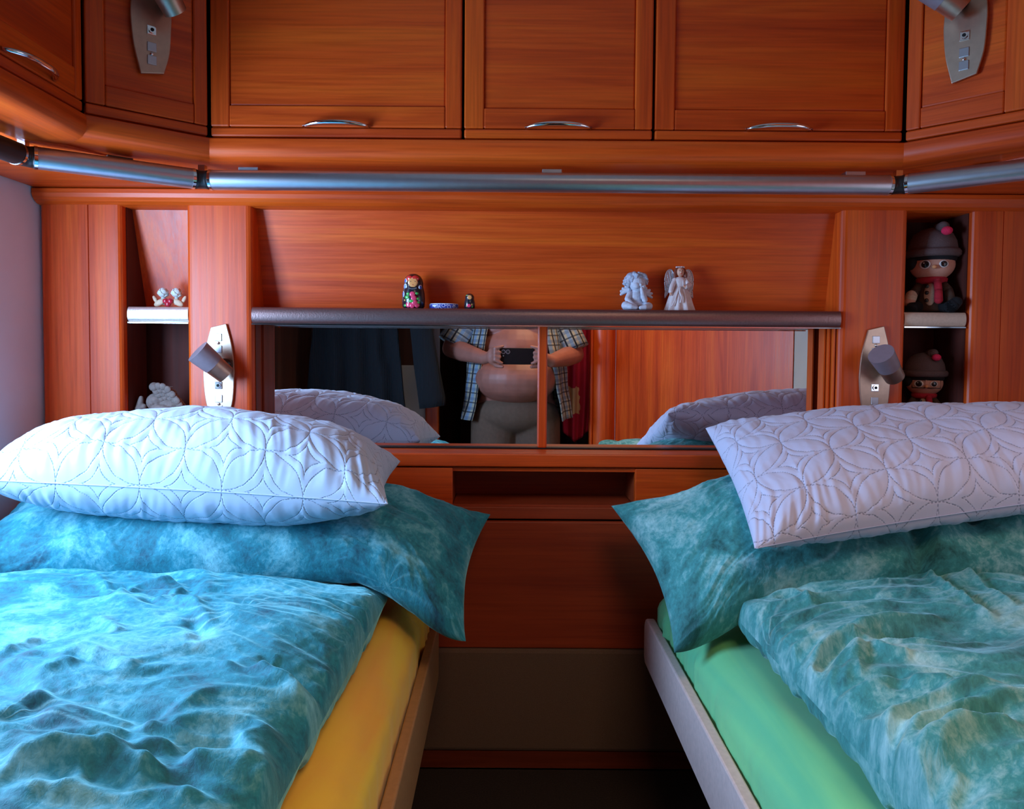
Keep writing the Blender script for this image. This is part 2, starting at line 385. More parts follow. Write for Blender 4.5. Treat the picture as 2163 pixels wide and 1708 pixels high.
# ------------------------------------------------------------------ headboard
hb = empty('headboard', (0.08, 1.60, 0.3), 'long cherry wood headboard wall with niches across the rear of the caravan', 'headboard')
FY = 1.56
def X_(px, Y=FY): return (px-CX)/F*Y
zt = 1.515; zb = 0.56
def post(x0, x1, z0=zb, z1=zt, groove=None):
    r = 0.012; poly = [(x0, 1.66)]
    for i in range(5): a = PI*i/8; poly.append((x0+r-r*math.cos(a), FY+r-r*math.sin(a)))
    if groove:
        g = groove; poly += [(g-0.0012, FY), (g, FY+0.003), (g+0.0012, FY)]
    for i in range(5): a = PI/2+PI*i/8; poly.append((x1-r-r*math.cos(a), FY+r-r*math.sin(a)))
    poly.append((x1, 1.66))
    return prism(poly, z0, z1, 'z')
x1a, x1b = XL+0.004, X_(259); x2a, x2b = X_(395), X_(533); x3a, x3b = X_(1771), X_(1911); x4a, x4b = X_(2047), XR-0.004
obj('post', post(x1a, x1b, groove=X_(190)), woodV, hb)
obj('post', post(x2a, x2b), woodV, hb)
obj('post', post(x3a, x3b), woodV, hb)
obj('post', post(x4a, x4b, groove=X_(2110)), woodV, hb)
def slant(x0, x1, y0, y1, z0, z1, t=0.012):
    v = [(x0, y0, z0), (x1, y0, z0), (x1, y1, z1), (x0, y1, z1), (x0, y0+t, z0), (x1, y0+t, z0), (x1, y1+t, z1), (x0, y1+t, z1)]
    return v, [(0, 1, 2, 3), (7, 6, 5, 4), (0, 4, 5, 1), (1, 5, 6, 2), (2, 6, 7, 3), (3, 7, 4, 0)]
obj('recess_panel', slant(x2b-0.005, x3a+0.005, 1.640, 1.590, 1.27, 1.515), woodH, hb)
obj('niche_back', slant(x1b-0.01, x2a+0.01, 1.665, 1.600, 1.28, 1.515), woodV, hb)
obj('niche_back', box(x1b-0.01, x2a+0.01, 1.685, 1.70, 0.95, 1.30), woodNicheShade, hb)
obj('niche_back', box(x3b-0.01, x4a+0.01, 1.690, 1.70, 0.95, 1.515), woodNicheShade, hb)  # right niche gloom is put into this dark wood tone
obj('niche_shade_panel', box(x1b+0.0003, x1b+0.002, 1.580, 1.66, 0.95, 1.512), woodNicheShade, hb)  # added thin dark panel, paints shade onto the niche side
obj('niche_shade_panel', box(x4a-0.002, x4a-0.0003, 1.576, 1.69, 0.95, 1.512), woodNicheShade, hb)  # likewise added, darkens the window-facing side as if shaded
# cross beam with rounded front under the cupboards
def beamprof():
    p = [(1.80, 1.50), (1.575, 1.500), (1.558, 1.502), (1.548, 1.507), (1.541, 1.514), (1.538, 1.522), (1.539, 1.532), (1.80, 1.532)]
    return p
obj('cross_beam', prism(beamprof(), XL+0.002, XR-0.002, 'x'), woodH, hb, smooth=False, bevel=0.002)
obj('ledge', box(x2b-0.001, x3a+0.001, 1.553, 1.66, 0.957, 0.985), woodH, hb, bevel=0.003)
gx0, gx1 = X_(957), X_(1345)
obj('drawer_front', box(XL+0.01, gx0, 1.560, 1.578, 0.85, 0.954), woodH, hb, bevel=0.002)
obj('drawer_front', box(gx1, XR-0.01, 1.560, 1.578, 0.85, 0.954), woodH, hb, bevel=0.002)
obj('nook_box', join(box(gx0-0.01, gx1+0.01, 1.70, 1.71, 0.84, 0.96), box(gx0-0.01, gx1+0.01, 1.58, 1.71, 0.952, 0.957), box(gx0-0.012, gx0-0.002, 1.579, 1.71, 0.84, 0.955), box(gx1+0.002, gx1+0.012, 1.579, 1.71, 0.84, 0.955), box(gx0, gx1, 1.58, 1.70, 0.862, 0.872)), woodPanel, hb)
obj('nook_lip', box(gx0, gx1, 1.565, 1.576, 0.946, 0.954), woodH, hb)
obj('nook_rail', box(gx0-0.05, gx1+0.05, 1.572, 1.58, 0.842, 0.868), woodPanel, hb, bevel=0.002)
obj('centre_panel', box(-0.35, 0.52, 1.566, 1.58, 0.563, 0.838), woodPanel, hb, bevel=0.003)
obj('back_board', box(XL+0.01, XR-0.01, 1.72, 1.74, 0.3, 1.5), black, hb)
# grooved strip right of the mirror
for i in range(3): obj('reed_strip', box(x3a-0.006-0.005*i, x3a-0.003-0.005*i, 1.572+0.012*i, 1.60+0.012*i, 0.985, 1.262), woodV, hb)

# shelves
def shelf(name, x0, x1, z0, z1, yf, yb, mat, label):
    e = empty(name, ((x0+x1)/2, yf, z0), label, 'shelf')
    r = (z1-z0)/2; prof = [(yb, z1)]
    for i in range(0, 17): a = PI/2+PI*i/16; prof.append((yf+r*0.5+r*0.5*math.cos(a), (z0+z1)/2+r*math.sin(a)))
    prof += [(yb, z0)]
    obj('shelf_board', prism(prof, x0, x1, 'x'), mat, e, smooth=True).modifiers.new('e', 'EDGE_SPLIT').split_angle = 0.9
    obj('trim_line', box(x0, x1, yf+0.001, yf+0.006, z0-0.003, z0-0.0005), chrome, e)
    return e
zs = P(1100, 652, 1.55).z
shelf('mirror_shelf', x2b+0.003, x3a-0.003, zs-0.034, zs, 1.546, 1.636, shelfmetal, 'long dark metallic edged shelf above the mirror carrying four small figures')
shelf('niche_shelf', x1b+0.008, x2a, zs-0.032, zs, 1.565, 1.66, shelfsilver, 'short silvery shelf in the left niche, under two white rose heads')
shelf('niche_shelf', x3b, x4a-0.006, zs-0.030, zs, 1.565, 1.685, shelfbeige, 'short beige shelf in the right niche where the doll sits')

# mirror
mx0, mx1 = x2b+0.006, X_(1757, 1.64); mzb = 0.986; mzt = 1.262
mr = empty('wall_mirror', (0.08, 1.64, mzb), 'wide low mirror in two panes between the wooden posts reflecting a man', 'mirror')
xd0, xd1 = X_(1136, 1.63), X_(1156, 1.63)
obj('mirror_pane', box(mx0, xd0+0.002, 1.640, 1.644, mzb+0.002, mzt), mirrorM, mr)
obj('mirror_pane', box(xd1-0.002, mx1, 1.640, 1.644, mzb+0.002, mzt), mirrorM, mr)
obj('divider_strip', box(xd0, xd1, 1.628, 1.6395, mzb+0.002, mzt), woodV, mr, bevel=0.004, seg=3)
obj('side_frame', join(box(x2b+0.0002, x2b+0.002, 1.578, 1.612, mzb, mzt), box(x2b+0.0002, mx0, 1.618, 1.65, mzb, mzt)), woodSide, mr, bevel=0.001)
obj('side_frame', box(mx1, x3a, 1.636, 1.66, mzb, mzt), woodDarkV, mr)
obj('top_edge', box(mx0, mx1, 1.634, 1.6395, mzt-0.003, mzt), chrome, mr)
obj('bottom_edge', box(mx0, mx1, 1.630, 1.6395, mzb, mzb+0.003), darkmetal, mr)

# ------------------------------------------------------------------ overhead cupboards
path = [(-0.705, -0.25), (-0.692, 1.222), (-0.539, 1.352), (0.717, 1.352), (0.850, 1.222), (0.850, 0.30)]
DZ0 = 1.586; DZ1 = 1.965
def frame_of(a, b):
    a = Vector((a[0], a[1], 0)); b = Vector((b[0], b[1], 0)); u = (b-a); L = u.length; u.normalize()
    n = Vector((u.y, -u.x, 0))  # towards the room
    M = Matrix(((u.x, -n.x, 0, a.x), (u.y, -n.y, 0, a.y), (0, 0, 1, 0), (0, 0, 0, 1)))  # local x along, local y away from the room, z up
    return M, L
def handle_geo(w=0.116):
    pts = []; rr = []
    for i in range(17):
        s = -1+2*i/16; pts.append((s*w/2, -0.020*(1-abs(s)**3.0)-0.001, 0.0015*(1-s*s))); rr.append(0.0042+0.0020*(1-s*s))
    return tube(pts, rr, 10, True, 0.75)
def cupboard(label, a, b, u0, u1, inset, hpos=None, depth=0.26, mh=woodH, bodyless=False, poly=None):
    M, L = frame_of(a, b)
    base = M @ Vector(((u0+u1)/2, 0, DZ0))
    e = empty('overhead_cupboard', base, label, 'cupboard')
    def pt(name, vf, mat, par=e, **k): return obj(name, xf(vf, M), mat, par, **k)
    g = 0.0025
    if poly is not None: obj('body', prism(poly, DZ0-0.002, ZC-0.002, 'z'), black, e)
    else: pt('body', box(u0+0.001, u1-0.001, 0.019, depth, DZ0-0.002, ZC-0.002), black)
    a0, a1 = u0+g, u1-g; i0, i1, zi = u0+inset[0], u1-inset[1], DZ0+inset[2]
    pt('stile', box(a0, i0, 0, 0.018, DZ0+0.018, DZ1), woodV, bevel=0.0025)
    pt('stile', box(i1, a1, 0, 0.018, DZ0+0.018, DZ1), woodV, bevel=0.0025)
    pt('rail', box(i0, i1, 0, 0.018, DZ0+0.018, zi), mh, bevel=0.0025)
    pt('rail', box(i0, i1, 0, 0.018, DZ1-0.04, DZ1), mh, bevel=0.0025)
    pt('bead', box(a0, a1, 0.0, 0.018, DZ0, DZ0+0.0165), mh, bevel=0.003)
    pt('door_panel', box(i0, i1, 0.0035, 0.016, zi, DZ1-0.04), mh, bevel=0.003)
    if hpos is not None:
        hv = handle_geo(); hv = ([(v[0]+hpos[0], v[1], v[2]+hpos[1]) for v in hv[0]], hv[1])
        pt('handle', hv, chrome, smooth=True)
    return e
A, B = path[2], path[3]; x0r = A[0]
def ux(px): return X_(px, 1.352)-x0r
zh = P(1174, 266, 1.34).z
cupboard('wide overhead cupboard left of centre, bright orange panel and bow handle', A, B, 0.0, ux(975), (0.036, 0.032, 0.056), (ux(711), zh))
cupboard('narrow middle overhead cupboard with bow handle, between two wider ones', A, B, ux(975), ux(1373), (0.038, 0.034, 0.054), (ux(1174), zh))
cupboard('wide overhead cupboard right of centre with dark red shadowed panel', A, B, ux(1373), B[0]-x0r, (0.038, 0.034, 0.054), (ux(1634), zh))
def fullpoly(a, b, wa, wb): return [a, b, wb, wa]
M1, L1 = frame_of(path[1], path[2])
def back(p, M, d): v = M @ Vector((0, d, 0)) - M @ Vector((0, 0, 0)); return (p[0]+v.x, p[1]+v.y)
cupboard('left angled corner cupboard door with a steel lamp plate on it', path[1], path[2], 0.0, L1, (0.032, 0.026, 0.052), None, mh=woodDL, poly=[back(path[1], M1, 0.019), back(path[2], M1, 0.019), (-0.539, 1.62), (-0.98, 1.62), (-0.98, 1.24)])
M2, L2 = frame_of(path[3], path[4])
cupboard('right angled corner cupboard door with a steel lamp plate on it', path[3], path[4], 0.0, L2, (0.026, 0.034, 0.054), None, mh=woodDR, poly=[back(path[3], M2, 0.019), back(path[4], M2, 0.019), (1.13, 1.24), (1.13, 1.62), (0.717, 1.62)])
M0, L0 = frame_of(path[0], path[1])
hl = P(68, 137, 1.03)
cupboard('overhead cupboard along the left wall with bow handle near its lower edge', path[0], path[1], L0-0.62, L0, (0.04, 0.022, 0.064), (L0-(1.222-1.085), P(68, 137, 1.085).z), depth=0.27, mh=woodY)
M5, L5 = frame_of(path[4], path[5])
cupboard('overhead cupboard along the right wall, cut by the right picture edge', path[4], path[5], 0.0, 0.60, (0.04, 0.04, 0.06), (0.30, zh), depth=0.27, mh=woodY)

# cornice below the cupboards, swept with mitred corners
def offset_path(pts, d):
    out = []; n = len(pts)
    for i, p in enumerate(pts):
        ns = []
        for j in (i-1, i):
            if 0 <= j < n-1:
                a, b = Vector(pts[j]), Vector(pts[j+1]); u = (b-a).normalized(); ns.append(Vector((-u.y, u.x)))
        nn = ns[0] if len(ns) == 1 else (ns[0]+ns[1]).normalized()
        k = 1.0 if len(ns) == 1 else 1/max(0.3, nn.dot(ns[0]))
        out.append(Vector(p)+nn*d*k)
    return out
prof = [(0.0, 1.5835), (-0.004, 1.581), (-0.006, 1.573), (-0.006, 1.562), (-0.003, 1.553), (0.004, 1.547), (0.014, 1.5435), (0.03, 1.5405), (0.055, 1.537), (0.08, 1.5345), (0.088, 1.533), (0.088, 1.545), (0.03, 1.58)]
cp = [(-0.705, -0.25)] + path[1:5] + [(0.85, 0.30)]
def seg_sweep(pts, k):
    V = []; n = len(prof)
    rings = []
    for i in (k, k+1):
        for d, z in prof: q = offset_path(pts, d)[i]; V.append((q.x, q.y, z))
    Fc = [(i, (i+1) % n, n+(i+1) % n, n+i) for i in range(n)] + [tuple(range(n-1, -1, -1)), tuple(range(n, 2*n))]
    return V, Fc
cn = empty('cornice', (0.08, 1.35, 1.53), 'curved cherry wood cornice running under all the overhead cupboards', 'cornice')
for k in range(5):
    mt = (woodY, woodDL, woodH, woodDR, woodY)[k]
    o = obj('cornice_length', seg_sweep(cp, k), mt, cn, smooth=True)
    o.modifiers.new('e', 'EDGE_SPLIT').split_angle = 0.7
obj('underside_board', join(prism([(-0.78, -0.25), (-0.775, 1.19), (-0.59, 1.43), (0.77, 1.43), (0.93, 1.19), (0.93, 0.3), (1.135, 0.3), (1.135, 1.79), (-0.98, 1.79), (-0.98, -0.25)], 1.534, 1.5405, 'z')), woodH, cn)
for px_, py_ in ((530, 361), (1165, 367), (1800, 368)):
    q = P(px_, py_, 1.375); obj('clip', box(q.x-0.018, q.x+0.018, 1.360, 1.385, 1.520, 1.5335), satin, cn, bevel=0.001)
q = P(253, 338, 1.30); obj('clip', xf(box(-0.02, 0.02, -0.006, 0.006, 0, 0.010), Matrix.Translation((q.x, q.y, 1.524)) @ Matrix.Rotation(0.70, 4, 'Z')), felt, cn)
q = P(2085, 343, 1.31); obj('clip', xf(box(-0.02, 0.02, -0.006, 0.006, 0, 0.014), Matrix.Translation((q.x, q.y, 1.520)) @ Matrix.Rotation(-0.70, 4, 'Z')), satin, cn)
# tubular rail
lr = empty('light_rail', (0.08, 1.36, 1.50), 'satin metal tube rail running under the cupboards with dark joints', 'rail')
TZ = 1.510
tp = [(-0.83, 0.20), P(50, 337, 1.205).xy[:], P(428, 387, 1.363).xy[:], P(1896, 392, 1.366).xy[:], P(2240, 352, 1.215).xy[:], (0.95, 0.35)]
tp = [Vector((a[0], a[1], TZ)) for a in tp]
for k in range(5):
    a, b = tp[k], tp[k+1]; u = (b-a).normalized(); ga = 0.014
    obj('rail_tube', tube([a+u*ga, b-u*ga], 0.0180, 28), darkmetal if k == 0 else satin, lr, smooth=True).modifiers.new('e', 'EDGE_SPLIT').split_angle = 0.8
    obj('end_ring', tube([a+u*ga, a+u*(ga+0.005)], 0.0186, 28), chrome, lr, smooth=True).modifiers.new('e', 'EDGE_SPLIT').split_angle = 0.8
    obj('end_ring', tube([b-u*(ga+0.005), b-u*ga], 0.0186, 28), chrome, lr, smooth=True).modifiers.new('e', 'EDGE_SPLIT').split_angle = 0.8
for k in range(1, 5):
    a = tp[k]; u0 = (tp[k]-tp[k-1]).normalized(); u1 = (tp[k+1]-tp[k]).normalized()
    obj('elbow_joint', tube([a-u0*0.015, a-u0*0.006+u1*0.0, a+u1*0.006, a+u1*0.015], [0.0178, 0.0165, 0.0165, 0.0178], 28), darkmetal, lr, smooth=True)
    obj('hanger', box(a.x-0.006, a.x+0.006, a.y-0.006, a.y+0.006, TZ+0.014, 1.536), chrome, lr)

# ------------------------------------------------------------------ reading lamps
frost = plain('smoky_frosted_shade', (0.30, 0.24, 0.27), 0.45, 0.3, 0.05, 100)
def lamp(M, label, flip=1, dz=0.0, ax=0.018):
    base = M @ Vector((0, 0, 0))
    e = empty('reading_lamp', base, label, 'lamp', 'long plated reading lamps')
    R = Matrix.Translation(-base) @ M
    def pt(name, vf, mat, par=e, **k): return obj(name, xf(vf, R), mat, par, local=True, **k)
    out = [(-0.018, 0.0), (0.020, 0.008), (0.0295, 0.045), (0.0325, 0.09), (0.0325, 0.115), (0.028, 0.16), (0.0165, 0.206), (-0.0165, 0.198), (-0.0285, 0.15), (-0.0325, 0.11), (-0.0325, 0.085), (-0.0285, 0.045)]
    pp = []
    arcs = [[1, 2, 3, 4, 5, 6], [7, 8, 9, 10, 11, 0]]
    for a_ in arcs:
        b_ = bez([(out[i][0], out[i][1], 0) for i in a_], 4); pp += [(q.x, q.y) for q in b_]
    pt('plate', prism(pp, -0.006, 0.0, 'y'), steel, bevel=0.0015)
    for zz in (0.026, 0.048, 0.076, 0.152, 0.177):
        pt('button', box(-0.0075, 0.0075, -0.0078, -0.005, zz-0.0078, zz+0.0078), satin if zz != 0.076 else chrome, bevel=0.0008)
    for zz in (0.0365, 0.165): pt('screw', ell((0, -0.0068, zz), (0.0032, 0.002, 0.0032), 12, 6), chrome, smooth=True)
    pt('socket', join(tube([(0, -0.0105, 0.076), (0, -0.006, 0.076)], 0.0052, 16)), chrome)
    pt('socket_hole', join(tube([(0, -0.0112, 0.076), (0, -0.0100, 0.076)], 0.0030, 12)), black)
    f = flip; J = (ax+0.002, -0.006, 0.122+dz)
    A_ = Vector((ax, -0.040, 0.108+dz)); D = Vector((-0.62*f, -0.42, 0.66)).normalized()
    pt('arm', join(tube([J, (ax+0.002, -0.03, 0.122+dz)], 0.011, 16)), darkmetal, smooth=True)
    h = pt('lamp_head', join(tube([A_-D*0.014, A_+D*0.020], [0.0195, 0.0215], 24), ell(A_-D*0.014, 0.0005)), steel, smooth=True)
    h.modifiers.new('e', 'EDGE_SPLIT').split_angle = 0.8
    s = pt('lamp_shade', tube([A_+D*0.019, A_+D*0.060], [0.0222, 0.0255], 24, True), frost, smooth=True); s.modifiers.new('e', 'EDGE_SPLIT').split_angle = 0.8
    return e
q = P(465, 889, FY); lamp(Matrix.Translation((q.x, FY, q.z)), 'reading lamp on the left post beside the mirror, smoky shade turned up left')
q = P(1843, 894, FY); lamp(Matrix.Translation((q.x, FY, q.z)), 'reading lamp on the right post beside the doll niche, plate dull grey')
# the two lamps on the corner doors
zl = P(328, 160, 1.285).z; zr = P(2028, 172, 1.285).z
def on_face(M, u, z, d=0.0): return M @ Matrix.Translation((u, d, z))
lamp(on_face(M1, L1*0.515, zl), 'reading lamp on the left corner cupboard door, dark steel plate at the top edge', 1, 0.008, 0.022)
lamp(on_face(M2, L2*0.50, zr), 'reading lamp on the right corner cupboard door, dark steel plate at the top edge', 1, 0.010, -0.008)

# ------------------------------------------------------------------ beds
def bedboard(x0, x1, y0, y1, z0, z1):
    r = 0.03; poly = [(y0, z0), (y1-0.012, z0), (y1, z0+0.012), (y1, z1-r)]
    for i in range(1, 6): a = PI/2*i/5; poly.append((y1-r+r*math.cos(a), z1-r+r*math.sin(a)))
    poly.append((y0, z1)); return prism(poly, x0, x1, 'x')
bl = empty('bed', (-0.55, 0.75, 0), 'left single bed base with a brown side board facing the aisle', 'bed')
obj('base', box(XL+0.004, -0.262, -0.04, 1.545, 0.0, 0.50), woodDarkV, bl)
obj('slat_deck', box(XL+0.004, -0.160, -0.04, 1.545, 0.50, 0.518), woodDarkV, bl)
obj('side_board', bedboard(-0.156, -0.138, -0.06, 1.548, 0.505, 0.622), boardL, bl, bevel=0.003)
br = empty('bed', (0.72, 0.75, 0), 'right single bed base with a pale mauve side board facing the aisle', 'bed')
rp = [(0.445, -0.08), (0.735, -0.08), (1.130, 0.42), (1.130, 1.545), (0.445, 1.545)]
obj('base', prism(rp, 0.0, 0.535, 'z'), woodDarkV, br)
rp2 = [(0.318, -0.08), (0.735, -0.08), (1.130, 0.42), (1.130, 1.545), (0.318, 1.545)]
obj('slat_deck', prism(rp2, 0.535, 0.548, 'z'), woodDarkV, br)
obj('side_board', bedboard(0.298, 0.316, -0.10, 1.548, 0.545, 0.645), boardR, br, bevel=0.003)
def mattress(poly, z0, z1, mat, label, seed, foldc):
    # densely resampled outline, rings up the side and over the rounded edge
    pts = []
    n = len(poly)
    for i in range(n):
        a, b = Vector(poly[i]), Vector(poly[(i+1) % n]); L = (b-a).length; m_ = max(2, int(L/0.006))
        for j in range(m_): pts.append(a+(b-a)*j/m_)
    # round the corners by smoothing
    arr = np.array([p[:] for p in pts]); N_ = len(arr)
    for _ in range(40): arr = 0.5*arr+0.25*(np.roll(arr, 1, 0)+np.roll(arr, -1, 0))
    t_ = np.roll(arr, -1, 0)-np.roll(arr, 1, 0); t_ /= np.linalg.norm(t_, axis=1)[:, None]; nr = np.stack([t_[:, 1], -t_[:, 0]], 1)
    s = np.cumsum(np.linalg.norm(np.roll(arr, -1, 0)-arr, axis=1)); V = []
    R = 0.055; steps = [(0.0, z0), (0.0, z0+(z1-z0-R)*0.33), (0.0, z0+(z1-z0-R)*0.66)]
    for i in range(9): a = PI/2*i/8; steps.append((R*(1-math.cos(a)), z1-R+R*math.sin(a)))
    steps += [(R+0.02*k, z1+0.002*math.sin(k)) for k in range(1, 9)]
    near = np.exp(-((arr[:, 0]-foldc[0])**2+(arr[:, 1]-foldc[1])**2)/0.10**2)+0.10
    for k, (ins, z) in enumerate(steps):
        fold = noise(s*55+k*0.25, s*0+k*0.05, seed)*0.020*near*max(0, 1-k/13)+noise(s*9, s*0+k*0.12, seed+3)*0.004
        bulge = 0.006*math.sin(min(1, k/6)*PI)
        q = arr-nr*(ins)[None] if isinstance(ins, np.ndarray) else arr-nr*ins
        q = q+nr*(fold+bulge)[:, None]
        zz = z+noise(s*6, s*0+k*0.3, seed+7)*0.004*(k > 2)
        V.append(np.column_stack([q, zz]))
    V = np.concatenate(V); K = len(steps)
    Fc = []
    for k in range(K-1):
        for i in range(N_): Fc.append((k*N_+i, k*N_+(i+1) % N_, (k+1)*N_+(i+1) % N_, (k+1)*N_+i))
    Fc.append(tuple(range((K-1)*N_, K*N_))); Fc.append(tuple(range(N_-1, -1, -1)))
    c = arr.mean(0); o = obj('mattress', (V, Fc), mat, smooth=True, origin=(c[0], c[1], z0)); return tag(o, label, 'mattress')
mattress([(-0.965, -0.035), (-0.165, -0.035), (-0.165, 1.535), (-0.965, 1.535)], 0.520, 0.722, yellowS, 'left mattress in a golden yellow fitted sheet', 2, (-0.165, 1.5))
mattress([(0.325, -0.075), (0.735, -0.075), (1.120, 0.43), (1.120, 1.535), (0.325, 1.535)], 0.550, 0.722, greenS, 'right mattress in a mint green fitted sheet', 5, (0.325, 1.38))

# ------------------------------------------------------------------ soft goods
def cushion(name, corners, T, Bt, mat, label, cat, group, nu=300, nv=180, pq=(2.6, 2.6, 0.5), ear=(0.06, 0.06), warp=None, disp=None, floorz=None, uvs=None):
    BL, BR, FR, FL = [np.array(c, dtype=float) for c in corners]
    s = np.linspace(-1, 1, nu); t_ = np.linspace(-1, 1, nv)
    s = 0.55*s+0.45*np.sin(PI/2*s); t_ = 0.55*t_+0.45*np.sin(PI/2*t_)
    U, V = np.meshgrid(s, t_, indexing='ij')
    Ue = U*(1-ear[0]*(1-V**2)*np.abs(U)); Ve = V*(1-ear[1]*(1-U**2)*np.abs(V))
    a = (Ue+1)/2; b = (Ve+1)/2     # b: 0 front, 1 back
    base = ((1-a)*(1-b))[..., None]*FL+(a*(1-b))[..., None]*FR+((1-a)*b)[..., None]*BL+(a*b)[..., None]*BR
    if warp is not None: base = warp(a, b, base)
    du = np.gradient(base, axis=0); dv = np.gradient(base, axis=1); nrm = np.cross(du, dv); nrm /= np.linalg.norm(nrm, axis=2)[..., None]+1e-12
    nrm = np.where(nrm[..., 2:3] < 0, -nrm, nrm)
    k = np.clip((1-np.abs(U)**pq[0])*(1-np.abs(V)**pq[1]), 0, 1)**pq[2]
    Lx = np.linalg.norm(BR-BL)*0.5+np.linalg.norm(FR-FL)*0.5; Ly = np.linalg.norm(BL-FL)*0.5+np.linalg.norm(BR-FR)*0.5
    uvx = a*Lx; uvy = b*Ly*(uvs or 1.0)
    top = base+nrm*(T*k)[..., None]; bot = base-nrm*(Bt*k)[..., None]
    def arc(G, ax, ref):
        L = np.linalg.norm(np.diff(G, axis=ax), axis=2); z_ = np.zeros((1, nv) if ax == 0 else (nu, 1)); c = np.concatenate([z_, np.cumsum(L, axis=ax)], ax)
        return c-np.take(c, [ref], axis=ax)
    uvx = arc(top, 0, nu//2); uvy = arc(top, 1, nv//2); uvyb = uvy[:, :1]-arc(bot, 1, 0); uvxb = arc(bot, 0, nu//2)
    if disp is not None:
        d = disp(U, V, uvx, uvy, top, k); top = top+nrm*(d*np.clip(k*4, 0, 1))[..., None]
        d2 = disp(U, V, uvxb, uvyb, bot, k); bot = bot-nrm*(d2*np.clip(k*4, 0, 1)*0.6)[..., None]
    if floorz is not None: bot[..., 2] = np.maximum(bot[..., 2], np.minimum(floorz, base[..., 2]-0.002))
    idx = np.arange(nu*nv).reshape(nu, nv); idb = idx+nu*nv
    def quads(I, flip):
        q = np.stack([I[:-1, :-1], I[1:, :-1], I[1:, 1:], I[:-1, 1:]], -1).reshape(-1, 4)
        return q[:, ::-1] if flip else q
    Vv = np.concatenate([top.reshape(-1, 3), bot.reshape(-1, 3)]); Fq = np.concatenate([quads(idx, False), quads(idb, True)])
    # drop the unused lower rim
    used = np.zeros(len(Vv), bool); used[Fq.ravel()] = True; remap = np.cumsum(used)-1
    uv = np.concatenate([np.stack([uvx, uvy], -1).reshape(-1, 2), np.stack([uvxb, uvyb], -1).reshape(-1, 2)])
    Vv = Vv[used]; uv = uv[used]; Fq = remap[Fq]
    c = Vv.mean(0); c[2] = Vv[:, 2].min()
    o = obj(name, (Vv, Fq), mat, smooth=True, origin=tuple(c), uv=uv); tag(o, label, cat, group)
    seam = top[:, 0, :]
    return o, top, base
def quilt_d(ux_, uy_):
    a = (ux_+uy_)/(S_Q*math.sqrt(2)); c = (ux_-uy_)/(S_Q*math.sqrt(2))
    qx = np.abs(a-np.floor(a)-0.5); qy = np.abs(c-np.floor(c)-0.5)
    d = np.minimum(np.abs(np.hypot(qx, qy)-0.7071), np.minimum(np.abs(np.hypot(qx-1, qy)-0.7071), np.abs(np.hypot(qx, qy-1)-0.7071)))
    mx = np.maximum(qx, qy); mn = np.minimum(qx, qy); st = np.abs(mx-0.14-1.5*mn*mn)+(mx > 0.26)
    return np.minimum(d, st)*S_Q
def quilt_disp(seed):
    def f(U, V, x, y, P3, k):
        d = quilt_d(x, y)
        puff = 0.0030*np.sqrt(np.clip(d/0.016, 0, 1))
        e = np.exp(-(1+V)/0.42)+0.5*np.exp(-(1-V)/0.3)+0.6*np.exp(-(1-np.abs(U))/0.15)
        wx = x+0.02*noise(x*8, y*8, seed)
        puck = noise(wx*70, y*10, seed)*0.0046*e+noise(wx*38, y*7, seed+2)*0.0040*e
        crink = ridge(x*22+0.6*noise(x*9, y*9, seed), y*14, 2, seed+5)*0.0007
        big = fbm(x*4, y*5, 2, seed+9)*0.008
        return puff+puck+crink+big
    return f
def seamline(o, pts, r, mat):
    obj('seam_piping', tube(pts, r, 6), mat, o, smooth=True)

# velvet pillow left
cpl = [(-0.955, 1.50, 0.90), tuple(P(1036, 1086, 1.50)), tuple(P(984, 1356, 1.25)), (-0.955, 1.20, 0.815)]
def warpL(a, b, base):
    drop = sstep(0.76, 1.0, a); zf = cpl[3][2]; z = base[..., 2].copy()
    lin = (1-a)*zf+a*cpl[2][2]; want = zf+0.012*np.sin(a*3)+(cpl[2][2]-zf)*drop**1.2
    base = base.copy(); base[..., 2] = z+(want-lin)*(1-b)**0.8
    base[..., 1] += -0.02*np.sin(PI*a)*(1-b)
    return base
def vel_disp(seed, amp=1.0):
    def f(U, V, x, y, P3, k):
        wx = x+0.05*fbm(x*5, y*5, 2, seed); wy = y+0.05*fbm(x*5+7, y*5+3, 2, seed)
        r1 = ridge(wx*7, wy*16, 3, seed)*0.0035; r2 = fbm(wx*26, wy*30, 3, seed+4)*0.0016
        rx = np.exp(-(1-U)/0.18); fan = noise(y*34+x*5, x*6, seed+2)*0.0035*rx
        return (r1+r2+fan+fbm(x*5, y*6, 2, seed+6)*0.007)*amp
    return f
cushion('velvet_pillow', cpl, 0.082, 0.05, velL, 'teal crushed velvet pillow on the left bed, corner hanging towards the aisle', 'pillow', None, 420, 240, (3.4, 3.2, 0.5), (0.05, 0.09), warpL, vel_disp(11))
